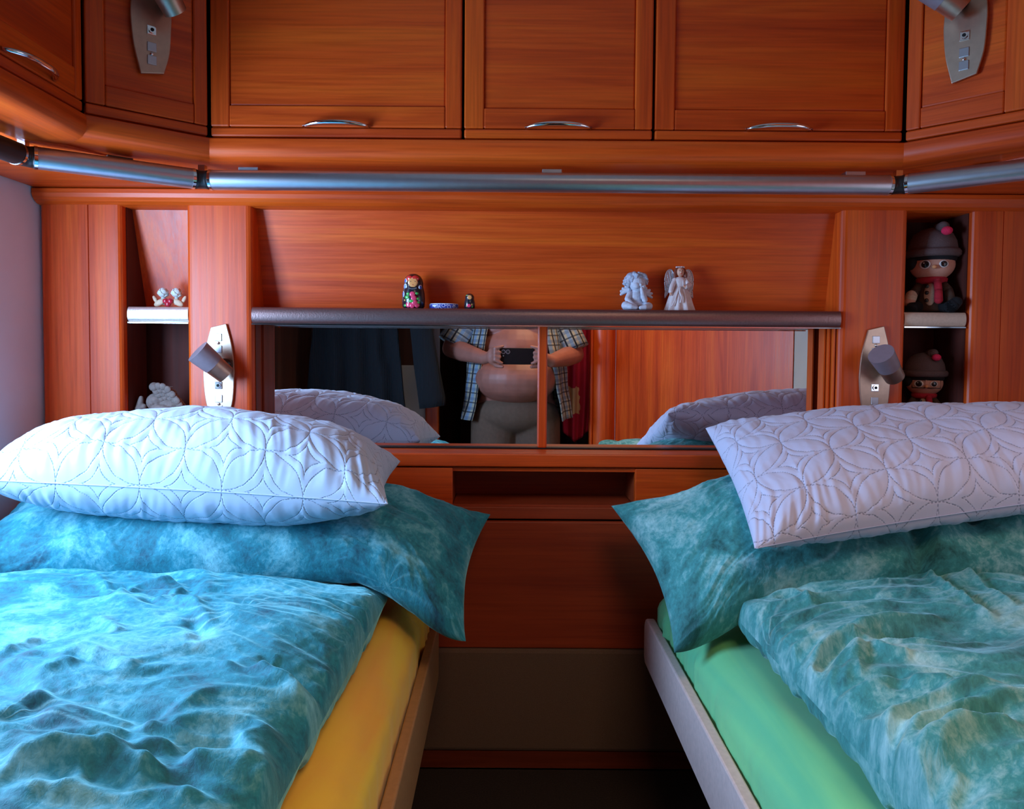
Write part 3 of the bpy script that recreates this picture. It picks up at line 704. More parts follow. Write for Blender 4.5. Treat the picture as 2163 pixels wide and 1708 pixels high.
# velvet pillow right
cpr = [tuple(P(1291, 1068, 1.44)), (1.115, 1.50, 0.92), (1.115, 1.17, 0.83), tuple(P(1424, 1378, 1.18))]
def warpR(a, b, base):
    a2 = 1-a; drop = sstep(0.70, 1.0, a2); zf = cpr[2][2]; z = base[..., 2].copy()
    lin = (1-a2)*zf+a2*cpr[3][2]; want = zf+(cpr[3][2]-zf)*drop**1.2
    base = base.copy(); base[..., 2] = z+(want-lin)*(1-b)**0.8
    base[..., 1] += -0.012*np.sin(PI*a)*(1-b)
    return base
def crease(P3, polys):
    d = np.zeros(P3.shape[:2])
    for (pts, wdt, amp, z) in polys:
        q = [Pz(x, y, z) for x, y in pts]; q = bez(q, 6)
        best = np.full(P3.shape[:2], 9.0); tt = np.zeros(P3.shape[:2]); M_ = len(q)-1
        for i in range(M_):
            ax, ay = q[i].x, q[i].y; bx, by = q[i+1].x-ax, q[i+1].y-ay; L2 = bx*bx+by*by+1e-12
            s = np.clip(((P3[..., 0]-ax)*bx+(P3[..., 1]-ay)*by)/L2, 0, 1)
            dd = np.hypot(P3[..., 0]-ax-s*bx, P3[..., 1]-ay-s*by); mk = dd < best; best = np.where(mk, dd, best); tt = np.where(mk, (i+s)/M_, tt)
        prof_ = np.exp(-(best/(wdt*1.5))**(1.5 if amp > 0 else 2.0))*np.clip(np.sin(PI*np.clip(tt, 0.02, 0.98))*2.2, 0, 1)
        d += (amp if amp > 0 else amp*0.6)*prof_
    return d
def vr(U, V, x, y, P3, k):
    d = vel_disp(23)(U, V, x, y, P3, k)
    return d+1.5*crease(P3, [([(1905, 1115), (1925, 1160), (1960, 1205)], 0.012, -0.030, 0.87), ([(2030, 1120), (2035, 1150), (2060, 1180)], 0.014, -0.022, 0.87), ([(1985, 1110), (1990, 1150), (1975, 1190)], 0.016, 0.012, 0.87),
        ([(2060, 1160), (2100, 1170), (2163, 1190)], 0.010, 0.008, 0.86), ([(1860, 1190), (1890, 1160)], 0.008, -0.012, 0.86)])
cushion('velvet_pillow', cpr, 0.098, 0.05, velR, 'sea green crushed velvet pillow on the right bed, pointed corner over the aisle', 'pillow', None, 420, 240, (3.0, 3.0, 0.5), (0.06, 0.09), warpR, vr)

# quilted pillows
cql = [(-0.925, 1.475, 0.985), tuple(P(846, 974, 1.47)), tuple(P(820, 1064, 1.17)), tuple(P(-70, 1012, 1.17))]
o, top, base = cushion('quilted_pillow', cql, 0.110, 0.075, quiltL, 'white quilted pillow on the left bed, bright in daylight', 'pillow', None, 520, 280, (3.0, 2.6, 0.5), (0.05, 0.10), None, quilt_disp(31), uvs=1.25)
seamline(o, [top[i, 0]+np.array((0, -0.001, 0)) for i in range(3, 518, 4)], 0.0007, plain('white_seam', (0.55, 0.63, 0.78), 0.7))
cqr = [tuple(P(1490, 904, 1.47)), (1.10, 1.50, 1.065), (1.09, 1.15, 1.005), tuple(P(1594, 1158, 1.10))]
o, top, base = cushion('quilted_pillow', cqr, 0.085, 0.055, quiltR, 'pale grey quilted pillow on the right bed, tilted against the headboard', 'pillow', None, 520, 280, (3.2, 2.6, 0.5), (0.03, 0.07), None, quilt_disp(37), uvs=1.1)
seamline(o, [top[i, 0]+np.array((0, -0.001, 0)) for i in range(3, 518, 4)], 0.0008, plain('grey_seam', (0.45, 0.46, 0.6), 0.7))

# duvets
def zl_(pts, ox, oy, sc): return [(ox+x/sc, oy+y/sc) for x, y in pts]
L2_ = lambda *p: zl_(p, 0, 1150, 2.515)
R2_ = lambda *p: zl_(p, 1280, 1180, 2.45)
ZD = 0.825
crL = [
 (L2_((0, 1275), (200, 1235), (480, 1190), (700, 1195), (900, 1190)), 0.011, 0.020, ZD),
 (L2_((420, 1290), (560, 1260), (800, 1245), (1150, 1225)), 0.014, -0.020, ZD),
 (L2_((500, 1185), (650, 1130), (800, 1075), (960, 1035)), 0.008, 0.010, ZD),
 (L2_((560, 1215), (750, 1150), (900, 1110), (960, 1080)), 0.010, -0.010, ZD),
 (L2_((700, 1025), (800, 970), (900, 905), (1000, 850), (1150, 770)), 0.008, 0.011, ZD),
 (L2_((660, 1000), (760, 950), (880, 890), (980, 830)), 0.009, -0.009, ZD),
 (L2_((1350, 650), (1450, 690), (1540, 710), (1640, 760)), 0.007, 0.016, ZD),
 (L2_((1430, 630), (1560, 640), (1700, 690)), 0.014, -0.014, ZD),
 (L2_((870, 975), (1000, 920), (1150, 890), (1350, 870), (1500, 930)), 0.009, 0.012, ZD),
 (L2_((1010, 1120), (1080, 1040), (1180, 1000), (1300, 970)), 0.016, -0.020, ZD),
 (L2_((1250, 940), (1350, 980), (1430, 1080), (1470, 1180)), 0.012, 0.014, ZD),
 (L2_((980, 1140), (1100, 1095), (1250, 1075), (1380, 1100)), 0.010, 0.012, ZD),
 (L2_((0, 690), (120, 710), (230, 745), (330, 710), (450, 690)), 0.006, 0.009, ZD),
 (L2_((20, 660), (120, 590), (270, 520)), 0.005, 0.008, ZD),
 (L2_((40, 690), (150, 620), (290, 560)), 0.008, -0.010, ZD),
 (L2_((350, 640), (500, 650), (640, 690), (760, 690)), 0.007, 0.009, ZD),
 (L2_((340, 670), (480, 690), (620, 720)), 0.006, -0.008, ZD),
 (L2_((520, 440), (580, 480), (640, 520)), 0.006, 0.010, ZD),
 (L2_((780, 360), (840, 320), (930, 270)), 0.010, -0.014, ZD),
 (L2_((600, 350), (720, 250), (830, 230), (950, 200)), 0.006, 0.010, ZD),
 (L2_((820, 345), (900, 300), (980, 240)), 0.006, 0.012, ZD),
 (L2_((900, 350), (1020, 370), (1120, 480)), 0.007, 0.012, ZD),
 (L2_((1010, 440), (1060, 500), (1090, 560)), 0.009, -0.016, ZD),
 (L2_((970, 330), (1000, 270), (1020, 210)), 0.010, -0.014, ZD),
 (L2_((1180, 290), (1190, 220), (1160, 160)), 0.013, -0.012, ZD),
 (L2_((1290, 230), (1280, 200), (1310, 150)), 0.010, -0.008, ZD),
 (L2_((0, 1000), (100, 1000), (180, 960), (215, 900)), 0.009, -0.020, ZD),
 (L2_((160, 740), (215, 800), (230, 860), (180, 900), (60, 900)), 0.008, 0.010, ZD),
 (L2_((220, 980), (400, 1010), (560, 1015), (700, 1030)), 0.008, 0.009, ZD),
 (L2_((420, 1090), (480, 1110), (550, 1090)), 0.012, -0.014, ZD),
 (L2_((0, 1115), (160, 1150), (370, 1200)), 0.008, 0.010, ZD),
 (L2_((0, 1395), (300, 1385), (600, 1360), (900, 1300), (1100, 1290)), 0.011, 0.014, ZD),
 (L2_((0, 1330), (200, 1320), (400, 1330)), 0.014, -0.014, ZD),
 (L2_((400, 200), (520, 220), (600, 290), (690, 330)), 0.006, 0.008, ZD),
 (L2_((250, 170), (400, 190), (560, 250)), 0.008, -0.006, ZD),
 (L2_((1160, 680), (1280, 640), (1400, 600)), 0.010, 0.006, ZD),
]
crR = [
 (R2_((1370, 1060), (1360, 970), (1400, 870), (1520, 800), (1750, 770), (2163, 735)), 0.007, 0.012, ZD),
 (R2_((1420, 1080), (1420, 980), (1470, 890), (1600, 830), (1850, 800)), 0.006, -0.009, ZD),
 (R2_((1480, 1080), (1475, 1000), (1530, 920), (1680, 860), (1950, 830), (2163, 800)), 0.007, 0.013, ZD),
 (R2_((1620, 930), (1720, 890), (1850, 890), (1950, 870), (2110, 830)), 0.008, -0.020, ZD),
 (R2_((1575, 1250), (1565, 1080), (1610, 990), (1750, 920), (1950, 910)), 0.008, 0.014, ZD),
 (R2_((1650, 1290), (1670, 1150), (1720, 1080), (1790, 1040)), 0.008, -0.014, ZD),
 (R2_((1700, 1060), (1780, 960), (1950, 930), (2163, 940)), 0.009, 0.010, ZD),
 (R2_((1820, 1290), (1830, 1180), (1900, 1080)), 0.007, -0.014, ZD),
 (R2_((1740, 1250), (1760, 1120), (1840, 1060)), 0.010, 0.010, ZD),
 (R2_((1000, 560), (1050, 480), (1130, 430), (1250, 410), (1330, 420)), 0.007, 0.012, ZD),
 (R2_((1110, 510), (1170, 450), (1270, 425)), 0.006, -0.010, ZD),
 (R2_((1370, 400), (1450, 420), (1540, 430), (1640, 400)), 0.009, -0.020, ZD),
 (R2_((1260, 400), (1400, 370), (1600, 360), (1750, 350)), 0.008, 0.010, ZD),
 (R2_((1300, 450), (1200, 510), (1130, 590)), 0.005, 0.007, ZD),
 (R2_((1310, 450), (1270, 520), (1220, 600)), 0.005, 0.007, ZD),
 (R2_((1330, 450), (1310, 530), (1320, 590)), 0.005, 0.006, ZD),
 (R2_((1350, 450), (1450, 510), (1600, 550)), 0.006, 0.008, ZD),
 (R2_((1370, 440), (1550, 470), (1800, 480), (2000, 470)), 0.006, 0.007, ZD),
 (R2_((1650, 100), (1750, 180), (1900, 280), (2050, 390)), 0.005, -0.008, ZD),
 (R2_((1630, 100), (1720, 190), (1870, 290), (2020, 390)), 0.005, 0.006, ZD),
 (R2_((1830, 90), (1950, 190), (2163, 330)), 0.005, -0.008, ZD),
 (R2_((1810, 95), (1930, 200), (2140, 340)), 0.005, 0.006, ZD),
 (R2_((830, 170), (900, 150), (1000, 170), (1080, 250)), 0.006, 0.006, ZD),
 (R2_((1100, 240), (1250, 220), (1450, 230)), 0.010, -0.008, ZD),
 (R2_((1500, 590), (1530, 640), (1500, 690)), 0.008, -0.010, ZD),
 (R2_((1560, 660), (1650, 690), (1800, 720)), 0.006, 0.006, ZD),
]
def duv_disp(seed, cr, side):
    def f(U, V, x, y, P3, k):
        X, Y = P3[..., 0], P3[..., 1]
        wx = X+0.06*fbm(X*4, Y*4, 2, seed); wy = Y+0.05*fbm(X*4+5, Y*4+2, 2, seed)
        sag = fbm(wx*3.5, wy*7.0, 2, seed)*0.012+ridge(wx*3.0+wy*2, wy*9.0, 1, seed+1)*0.0045
        fine = ridge(wx*7+wy*5, wy*22, 3, seed+3)*0.0036+ridge(wx*24-wy*14, wy*52, 2, seed+21)*0.0008*(1+noise(X*5, Y*5, seed+2))+fbm(wx*40, wy*60, 2, seed+12)*0.0006
        edge = (np.exp(-(1-U)/0.16) if side > 0 else np.exp(-(1+U)/0.16))
        crs = crease(P3, cr)*(0.80 if side > 0 else 1.25)
        fold = ridge(wy*11+1.5*wx, wx*3, 2, seed+5)*0.0100*edge+noise(wy*36+wx*8, wx*5, seed+8)*0.0045*edge
        top_ = np.exp(-(1-V)/0.06)*noise(X*22, Y*3, seed+9)*0.004
        tot = sag+fine+fold+top_+crs
        for _ in range(6): tot[1:-1, 1:-1] = 0.5*tot[1:-1, 1:-1]+0.125*(tot[2:, 1:-1]+tot[:-2, 1:-1]+tot[1:-1, 2:]+tot[1:-1, :-2])
        return tot*1.15
    return f
cdl = [(-0.955, 1.375, 0.772), (-0.205, 1.295, 0.764), (-0.228, 0.02, 0.762), (-0.955, 0.02, 0.770)]
cushion('duvet', cdl, 0.066, 0.045, velL, 'rumpled teal velvet duvet lying on the left bed', 'duvet', None, 460, 620, (5, 7, 0.5), (0.0, 0.0), None, duv_disp(41, crL, 1), floorz=0.728)
cdr = [(0.376, 1.285, 0.77), (1.125, 1.35, 0.785), (1.125, 0.46, 0.785), (0.405, -0.03, 0.765)]
cushion('duvet', cdr, 0.066, 0.045, velR, 'rumpled sea green velvet duvet lying on the right bed', 'duvet', None, 460, 620, (5, 7, 0.5), (0.0, 0.0), None, duv_disp(47, crR, -1), floorz=0.728)
exec_small = True

# ------------------------------------------------------------------ room behind the camera (seen in the mirror)
t = empty('wardrobe_partition', (-0.66, -0.44, 0), 'brown wardrobe partition behind the hanging coat, seen in the mirror', 'partition')
obj('partition_panel', box(XL+0.004, -0.362, -0.445, -0.42, 0, 1.98), woodDarkV, t)
obj('lower_panel', box(-0.62, -0.40, -0.418, -0.405, 0.3, 1.13), greypanel, t, bevel=0.003)
obj('edge_post', box(-0.40, -0.330, -0.44, -0.385, 0, 1.03), woodV, t, bevel=0.012, seg=4)
struct('trim_1', box(XL+0.001, XL+0.012, -0.41, 0.40, 0.90, 1.53), woodDarkV, origin=(XL, 0, 0.9))
t = empty('washroom_partition', (0.85, 0.0, 0), 'bright cherry wood washroom partition with rounded corner column, seen in the mirror', 'partition')
a = Vector((0.545, -0.375)); b = Vector((1.135, 0.36)); u = (b-a).normalized(); nn = Vector((u.y, -u.x))
obj('partition_panel', prism([a[:], b[:], (b+nn*0.02)[:], (a+nn*0.02)[:]], 0, 1.98, 'z'), woodV, t)
obj('corner_column', lathe([(0.062, 0.0), (0.062, 1.98)], 40, (0.487, -0.40, 0)), woodV, t, smooth=True).modifiers.new('e', 'EDGE_SPLIT').split_angle = 0.8
obj('corner_trim', box(0.418, 0.430, -0.42, -0.36, 0, 1.98), woodV, t, bevel=0.003)

def sheetgrid(fn, nu, nv, th):
    s = np.linspace(0, 1, nu); t_ = np.linspace(0, 1, nv); U, V = np.meshgrid(s, t_, indexing='ij')
    X, Y, Z = fn(U, V); T = np.stack([X, Y, Z], -1); B_ = T.copy(); B_[..., 1] -= th
    idx = np.arange(nu*nv).reshape(nu, nv); idb = idx+nu*nv
    q = lambda I: np.stack([I[:-1, :-1], I[1:, :-1], I[1:, 1:], I[:-1, 1:]], -1).reshape(-1, 4)
    rim = []
    for I, J in ((idx[:, 0], idb[:, 0]), (idx[-1, :], idb[-1, :]), (idx[::-1, -1], idb[::-1, -1]), (idx[0, ::-1], idb[0, ::-1])):
        rim.append(np.stack([I[:-1], J[:-1], J[1:], I[1:]], -1))
    return np.concatenate([T.reshape(-1, 3), B_.reshape(-1, 3)]), np.concatenate([q(idx), q(idb)[:, ::-1]]+rim)
k = N('navy_ribbed_fabric'); v = k.coords((1, 1, 1), rnd=False); sp = k.n('ShaderNodeSeparateXYZ'); k.l(v, sp.inputs[0])
rb = k.math('SINE', k.math('MULTIPLY', sp.outputs[0], 900)); k.b.inputs['Base Color'].default_value = (0.0018, 0.0016, 0.004, 1); k.b.inputs['Roughness'].default_value = 0.95
k.bump(rb, 0.6, 0.001); navy = k.m
def coat(U, V):
    x0 = -0.93+0.16*(V)*0.5; X = -0.93+0.06*V+(0.47-0.12*V)*U + 0.0*x0
    Y = -0.14+0.022*np.sin(U*26+2*V)*(0.4+0.6*(1-V))+0.01*noise(U*9, V*5, 3); Z = 0.90+0.60*V+0.02*np.sin(U*5)*(1-V)
    return X, Y, Z
ct = empty('hanging_coat', (-0.62, -0.15, 0.9), 'dark navy coat hanging at the bed foot, seen in the mirror', 'coat')
obj('coat_body', sheetgrid(coat, 90, 30, 0.03), navy, ct, smooth=True)
obj('sleeve', xf(lathe([(0.058, 0.0), (0.062, 0.03), (0.056, 0.2), (0.05, 0.38), (0.042, 0.55)], 40, (0, 0, 0), 1.0, 0.55, lambda a, t_: 0.06*math.sin(a*5+t_*8)), Matrix.Translation((-0.335, -0.10, 0.945)) @ Matrix.Rotation(-0.14, 4, 'Y')), navy, ct, smooth=True)
obj('hanger_rail', tube([(-0.95, -0.15, 1.505), (-0.30, -0.15, 1.505)], 0.006, 10), darkmetal, ct)
k = N('crimson_tie_dye'); v = k.coords((1, 1, 1), rnd=False); sp = k.n('ShaderNodeSeparateXYZ'); k.l(v, sp.inputs[0])
n = k.noise(v, 14, 4, 0.5); zz = k.math('MULTIPLY_ADD', n, 0.05, sp.outputs[2])
band = k.math('MULTIPLY', k.math('GREATER_THAN', zz, 0.17), k.math('LESS_THAN', zz, 0.31)); band = k.math('MULTIPLY', band, k.math('LESS_THAN', k.math('MULTIPLY_ADD', n, 0.05, sp.outputs[0]), 0.048))
k.l(k.mix(band, (0.60, 0.012, 0.06), (0.85, 0.50, 0.28)), k.b.inputs['Base Color']); k.b.inputs['Roughness'].default_value = 0.9; crim = k.m
def towel(U, V):
    wv = 0.07+0.03*np.sin(V*3.0); X = 0.372+(U-0.5)*2*wv*(0.7+0.3*(1-V))-0.015*(1-V); Y = -0.475+0.018*np.sin(U*19+V)+0.0*V; Z = 0.74+0.80*V+0.06*np.abs(U-0.5)*2*(1-V)**2
    return X, Y, Z
tw = obj('hanging_towel', sheetgrid(towel, 60, 60, 0.02), crim, smooth=True, origin=(0.355, -0.52, 0.74)); tag(tw, 'crimson tie dyed cloth hanging behind the man, seen in the mirror', 'towel')
tr = obj('towel_rail', join(tube([(0.26, -0.485, 1.545), (0.53, -0.485, 1.545)], 0.006, 10)), chrome, origin=(0.36, -0.53, 1.545)); tag(tr, 'thin chrome rail carrying the crimson cloth behind the man', 'rail')

# phone: its lens sits where the photograph is taken from
ph = empty('smartphone', (0.05, -0.012, 1.144), 'black smartphone held sideways in both hands of the man in the mirror', 'phone')
phone_m = plain('black_phone_shell', (0.006, 0.006, 0.007), 0.25)
obj('phone_body', box(-0.029, 0.129, -0.0200, -0.0115, 1.144, 1.218), phone_m, ph, bevel=0.003, seg=3)
ring = []
for cx_ in (-0.013, 0.008):
    pass
obj('camera_ring', join(tube([(-0.011, -0.0115, 1.2005), (-0.011, -0.0085, 1.2005)], 0.0095, 24), tube([(0.0095, -0.0115, 1.2005), (0.0095, -0.0085, 1.2005)], 0.0095, 24)), satin, ph)
obj('lens', tube([(-0.011, -0.0086, 1.2005), (-0.011, -0.0078, 1.2005)], 0.0070, 24), black, ph)
obj('lens', tube([(0.0095, -0.0086, 1.2005), (0.0095, -0.0078, 1.2005)], 0.0070, 24), black, ph)
obj('flash', box(-0.013, -0.008, -0.0116, -0.0108, 1.181, 1.1835), plain('flash_white', (0.9, 0.9, 0.88), 0.3), ph)

# ------------------------------------------------------------------ the man
skin = plain('skin', (0.36, 0.125, 0.09), 0.5, 0, 0.10, 25, 0.1)
lip = plain('lips', (0.40, 0.12, 0.10), 0.5)
hairm = plain('grey_hair', (0.35, 0.33, 0.31), 0.8, 0, 0.2, 200, 0.6)
MX, MY = 0.050, -0.330
man = empty('person', (MX, MY, 0), 'man in an open checked shirt and tan shorts holding a phone, seen in the mirror', 'person')
def V3(x, y, z): return Vector((MX+x, MY+y, z))
parts = []
parts += [ell(V3(0, 0, 0.98), (0.185, 0.135, 0.14)), ell(V3(0, 0.070, 1.075), (0.205, 0.178, 0.125), 28, 18), ell(V3(0, 0.085, 1.045), (0.180, 0.155, 0.085), 24, 16), ell(V3(0, 0.03, 1.20), (0.185, 0.135, 0.15), 24, 16), ell(V3(0, 0.0, 1.34), (0.185, 0.115, 0.15)),
          ell(V3(0, -0.01, 1.44), (0.19, 0.09, 0.07)), ell(V3(-0.08, 0.075, 1.315), (0.075, 0.045, 0.055)), ell(V3(0.08, 0.075, 1.315), (0.075, 0.045, 0.055)),
          caps(V3(0, -0.01, 1.47), V3(0, 0.015, 1.56), 0.062, 0.058)]
parts += [ell(V3(0, 0.03, 1.655), (0.075, 0.095, 0.115), 24, 18), ell(V3(0, 0.065, 1.585), (0.048, 0.05, 0.045)), caps(V3(0, 0.118, 1.665), V3(0, 0.140, 1.632), 0.010, 0.016), ell(V3(-0.077, 0.02, 1.645), (0.012, 0.022, 0.032)), ell(V3(0.077, 0.02, 1.645), (0.012, 0.022, 0.032))]
for s in (-1, 1):
    hipx = 0.095*s
    parts.append(chain([(V3(hipx, 0, 0.92), 0.105), (V3(0.105*s, 0.01, 0.72), 0.092), (V3(0.11*s, 0.02, 0.50), 0.062), (V3(0.11*s, 0.0, 0.38), 0.062), (V3(0.11*s, -0.01, 0.26), 0.050), (V3(0.11*s, -0.01, 0.09), 0.038)]))
    parts.append(chain([(V3(0.11*s, -0.03, 0.045), 0.042), (V3(0.12*s, 0.08, 0.035), 0.038), (V3(0.125*s, 0.155, 0.028), 0.028)]))
# arms: shoulder, elbow, wrist
sL, eL, wL = V3(-0.215, -0.02, 1.42), V3(-0.315, 0.02, 1.215), Vector((-0.098, -0.075, 1.172))
sR, eR, wR = V3(0.205, -0.02, 1.42), V3(0.285, 0.02, 1.190), Vector((0.205, -0.070, 1.160))
parts.append(chain([(sL, 0.062), (sL.lerp(eL, 0.5), 0.052), (eL, 0.045), (eL.lerp(wL, 0.35), 0.047), (wL, 0.030)]))
parts.append(chain([(sR, 0.062), (sR.lerp(eR, 0.5), 0.052), (eR, 0.045), (eR.lerp(wR, 0.35), 0.047), (wR, 0.030)]))
parts.append(caps(V3(-0.12, -0.01, 1.43), sL, 0.07, 0.062)); parts.append(caps(V3(0.12, -0.01, 1.43), sR, 0.07, 0.062))
def hand(wr, s, edge):
    # s=-1: hand at the phone's left end; palm behind the phone edge, fingers over its front, thumb below
    out = []; pc = Vector((edge+0.028*s, -0.030, 1.180))
    out.append(chain([(wr, 0.029), (wr.lerp(pc, 0.5), 0.026), (pc, 0.024)])); out.append(ell(pc, (0.030, 0.020, 0.040)))
    for i, (z, ln) in enumerate(((1.213, 1.0), (1.196, 1.05), (1.178, 1.0), (1.162, 0.8))):
        a_ = pc+Vector((0.004*s, 0.0, z-1.180)); b_ = Vector((edge+0.020*s, 0.002, z+0.003)); c_ = Vector((edge-0.001*s, 0.002, z+0.008*(1.5-i)/1.5)); d_ = Vector((edge-0.016*s*ln, -0.0030, z+0.012*(1.5-i)/1.5))
        if i in (1, 2): d_ = Vector((edge-0.004*s, 0.000, z))
        out.append(chain([(a_, 0.0105), (b_, 0.0090), (c_, 0.0082), (d_, 0.0072)], 10))
    out.append(chain([(pc+Vector((0.006*s, -0.004, -0.022)), 0.014), (Vector((edge+0.012*s, -0.028, 1.138)), 0.011), (Vector((edge-0.014*s, -0.018, 1.134)), 0.0088)], 10))
    return join(*out)
parts.append(hand(wL, -1, -0.029)); parts.append(hand(wR, 1, 0.129))
body = obj('body', join(*parts), skin, man, remesh=0.0042, smit=5)
for s in (-1, 1):
    obj('eye', ell(V3(0.030*s, 0.118, 1.668), (0.013, 0.008, 0.009), 12, 8), plain('eye_white', (0.8, 0.78, 0.75), 0.3), man, smooth=True)
    obj('iris', ell(V3(0.030*s, 0.1255, 1.668), (0.0055, 0.002, 0.0055), 12, 8), plain('iris_brown', (0.06, 0.03, 0.02), 0.2), man, smooth=True)
obj('mouth', ell(V3(0, 0.116, 1.598), (0.024, 0.006, 0.006), 16, 8), lip, man, smooth=True)
hp = [ell(V3(0, 0.012, 1.685), (0.083, 0.098, 0.098), 24, 14)]
hd = obj('hair', ([v for v in hp[0][0]], hp[0][1]), hairm, man, smooth=True)
# shirt with open front
k = N('checked_shirt'); v = k.coords((1, 1, 1), 'UV', rnd=False); sp = k.n('ShaderNodeSeparateXYZ'); k.l(v, sp.inputs[0])
def bars(ax, freq, ph_, thr): return k.math('GREATER_THAN', k.math('SINE', k.math('MULTIPLY_ADD', ax, freq, ph_)), thr)
ad = sp.outputs[0]
c = k.mix(0.0, (0.42, 0.36, 0.26), (0.42, 0.36, 0.26))
c = k.mix(k.math('MULTIPLY', bars(ad, 2*PI/0.042, 0, 0.3), 0.8), c, (0.16, 0.28, 0.45)); c = k.mix(k.math('MULTIPLY', bars(sp.outputs[1], 2*PI/0.045, 0, 0.6), 0.55), c, (0.10, 0.14, 0.22))
c = k.mix(bars(ad, 2*PI/0.042, 2.4, 0.80), c, (0.012, 0.012, 0.02)); c = k.mix(k.math('MULTIPLY', bars(sp.outputs[1], 2*PI/0.045, 2.5, 0.90), 0.8), c, (0.02, 0.02, 0.03))
k.l(c, k.b.inputs['Base Color']); k.b.inputs['Roughness'].default_value = 0.9; shirtM = k.m
def shirt_body(U, V):
    return None
def shell(nu, nv, fn, th=0.004):
    U, V = np.meshgrid(np.linspace(0, 1, nu), np.linspace(0, 1, nv), indexing='ij'); X, Y, Z, = fn(U, V, 0.0); X2, Y2, Z2 = fn(U, V, th)
    T = np.stack([X, Y, Z], -1); B_ = np.stack([X2, Y2, Z2], -1); idx = np.arange(nu*nv).reshape(nu, nv); idb = idx+nu*nv
    q = lambda I: np.stack([I[:-1, :-1], I[1:, :-1], I[1:, 1:], I[:-1, 1:]], -1).reshape(-1, 4)
    rim = [np.stack([I[:-1], J[:-1], J[1:], I[1:]], -1) for I, J in ((idx[:, 0], idb[:, 0]), (idx[-1, :], idb[-1, :]), (idx[::-1, -1], idb[::-1, -1]), (idx[0, ::-1], idb[0, ::-1]))]
    return np.concatenate([T.reshape(-1, 3), B_.reshape(-1, 3)]), np.concatenate([q(idx), q(idb)[:, ::-1]]+rim)
def sb(U, V, t_):
    # angle measured from the front (+Y) round the back; the front stays open
    z = 0.885+(1.475-0.885)*V
    gap = 0.95-0.38*V
    a_ = gap+(2*PI-2*gap)*U
    rx = np.interp(z, [0.88, 1.0, 1.15, 1.3, 1.42, 1.475], [0.262, 0.245, 0.235, 0.215, 0.215, 0.10])+t_
    ry = np.interp(z, [0.88, 1.0, 1.15, 1.3, 1.42, 1.475], [0.185, 0.180, 0.178, 0.145, 0.120, 0.080])+t_
    fo = 1+0.05*np.sin(a_*9)*(1-V)+0.02*noise(a_*4, z*9, 5)
    front = np.clip(np.cos(a_), 0, 1)
    return MX+rx*fo*np.sin(a_), MY+0.01+ry*fo*np.cos(a_)+0.02*front*(z < 1.3), z-0.02*front*(1-V)
sgu, sgv = np.meshgrid(np.linspace(0, 1, 140)*1.05, np.linspace(0, 1, 60)*0.59, indexing='ij'); suvb = np.stack([sgu, sgv], -1).reshape(-1, 2)
sh = obj('shirt', shell(140, 60, sb), shirtM, man, smooth=True, uv=np.concatenate([suvb, suvb]))
suv = [(i/24*0.5, k_*0.028) for k_ in range(9) for i in range(24)]
def sleeve(a_, b_, r0, r1, ext):
    d = (b_-a_); e_ = a_+d*ext; n_ = 8
    pts = [a_.lerp(e_, i/n_) for i in range(n_+1)]; rr = [r0+(r1-r0)*i/n_ for i in range(n_+1)]
    return tube(pts, rr, 24, True)
obj('sleeve', sleeve(sL+Vector((0.03, 0, 0.01)), eL, 0.078, 0.082, 0.93), shirtM, man, smooth=True, uv=suv)
obj('sleeve', sleeve(sR+Vector((-0.03, 0, 0.01)), eR, 0.078, 0.082, 0.93), shirtM, man, smooth=True, uv=suv)
tan = plain('tan_cotton', (0.15, 0.085, 0.055), 0.9, 0, 0.1, 60, 0.2)
sp_ = [ell(V3(0, 0.01, 0.905), (0.208, 0.158, 0.11), 24, 14)]
for s in (-1, 1): sp_.append(chain([(V3(0.097*s, 0.0, 0.87), 0.122), (V3(0.108*s, 0.01, 0.72), 0.112), (V3(0.115*s, 0.015, 0.54), 0.100)], 20))
obj('shorts', join(*sp_), tan, man, remesh=0.008, smit=6)

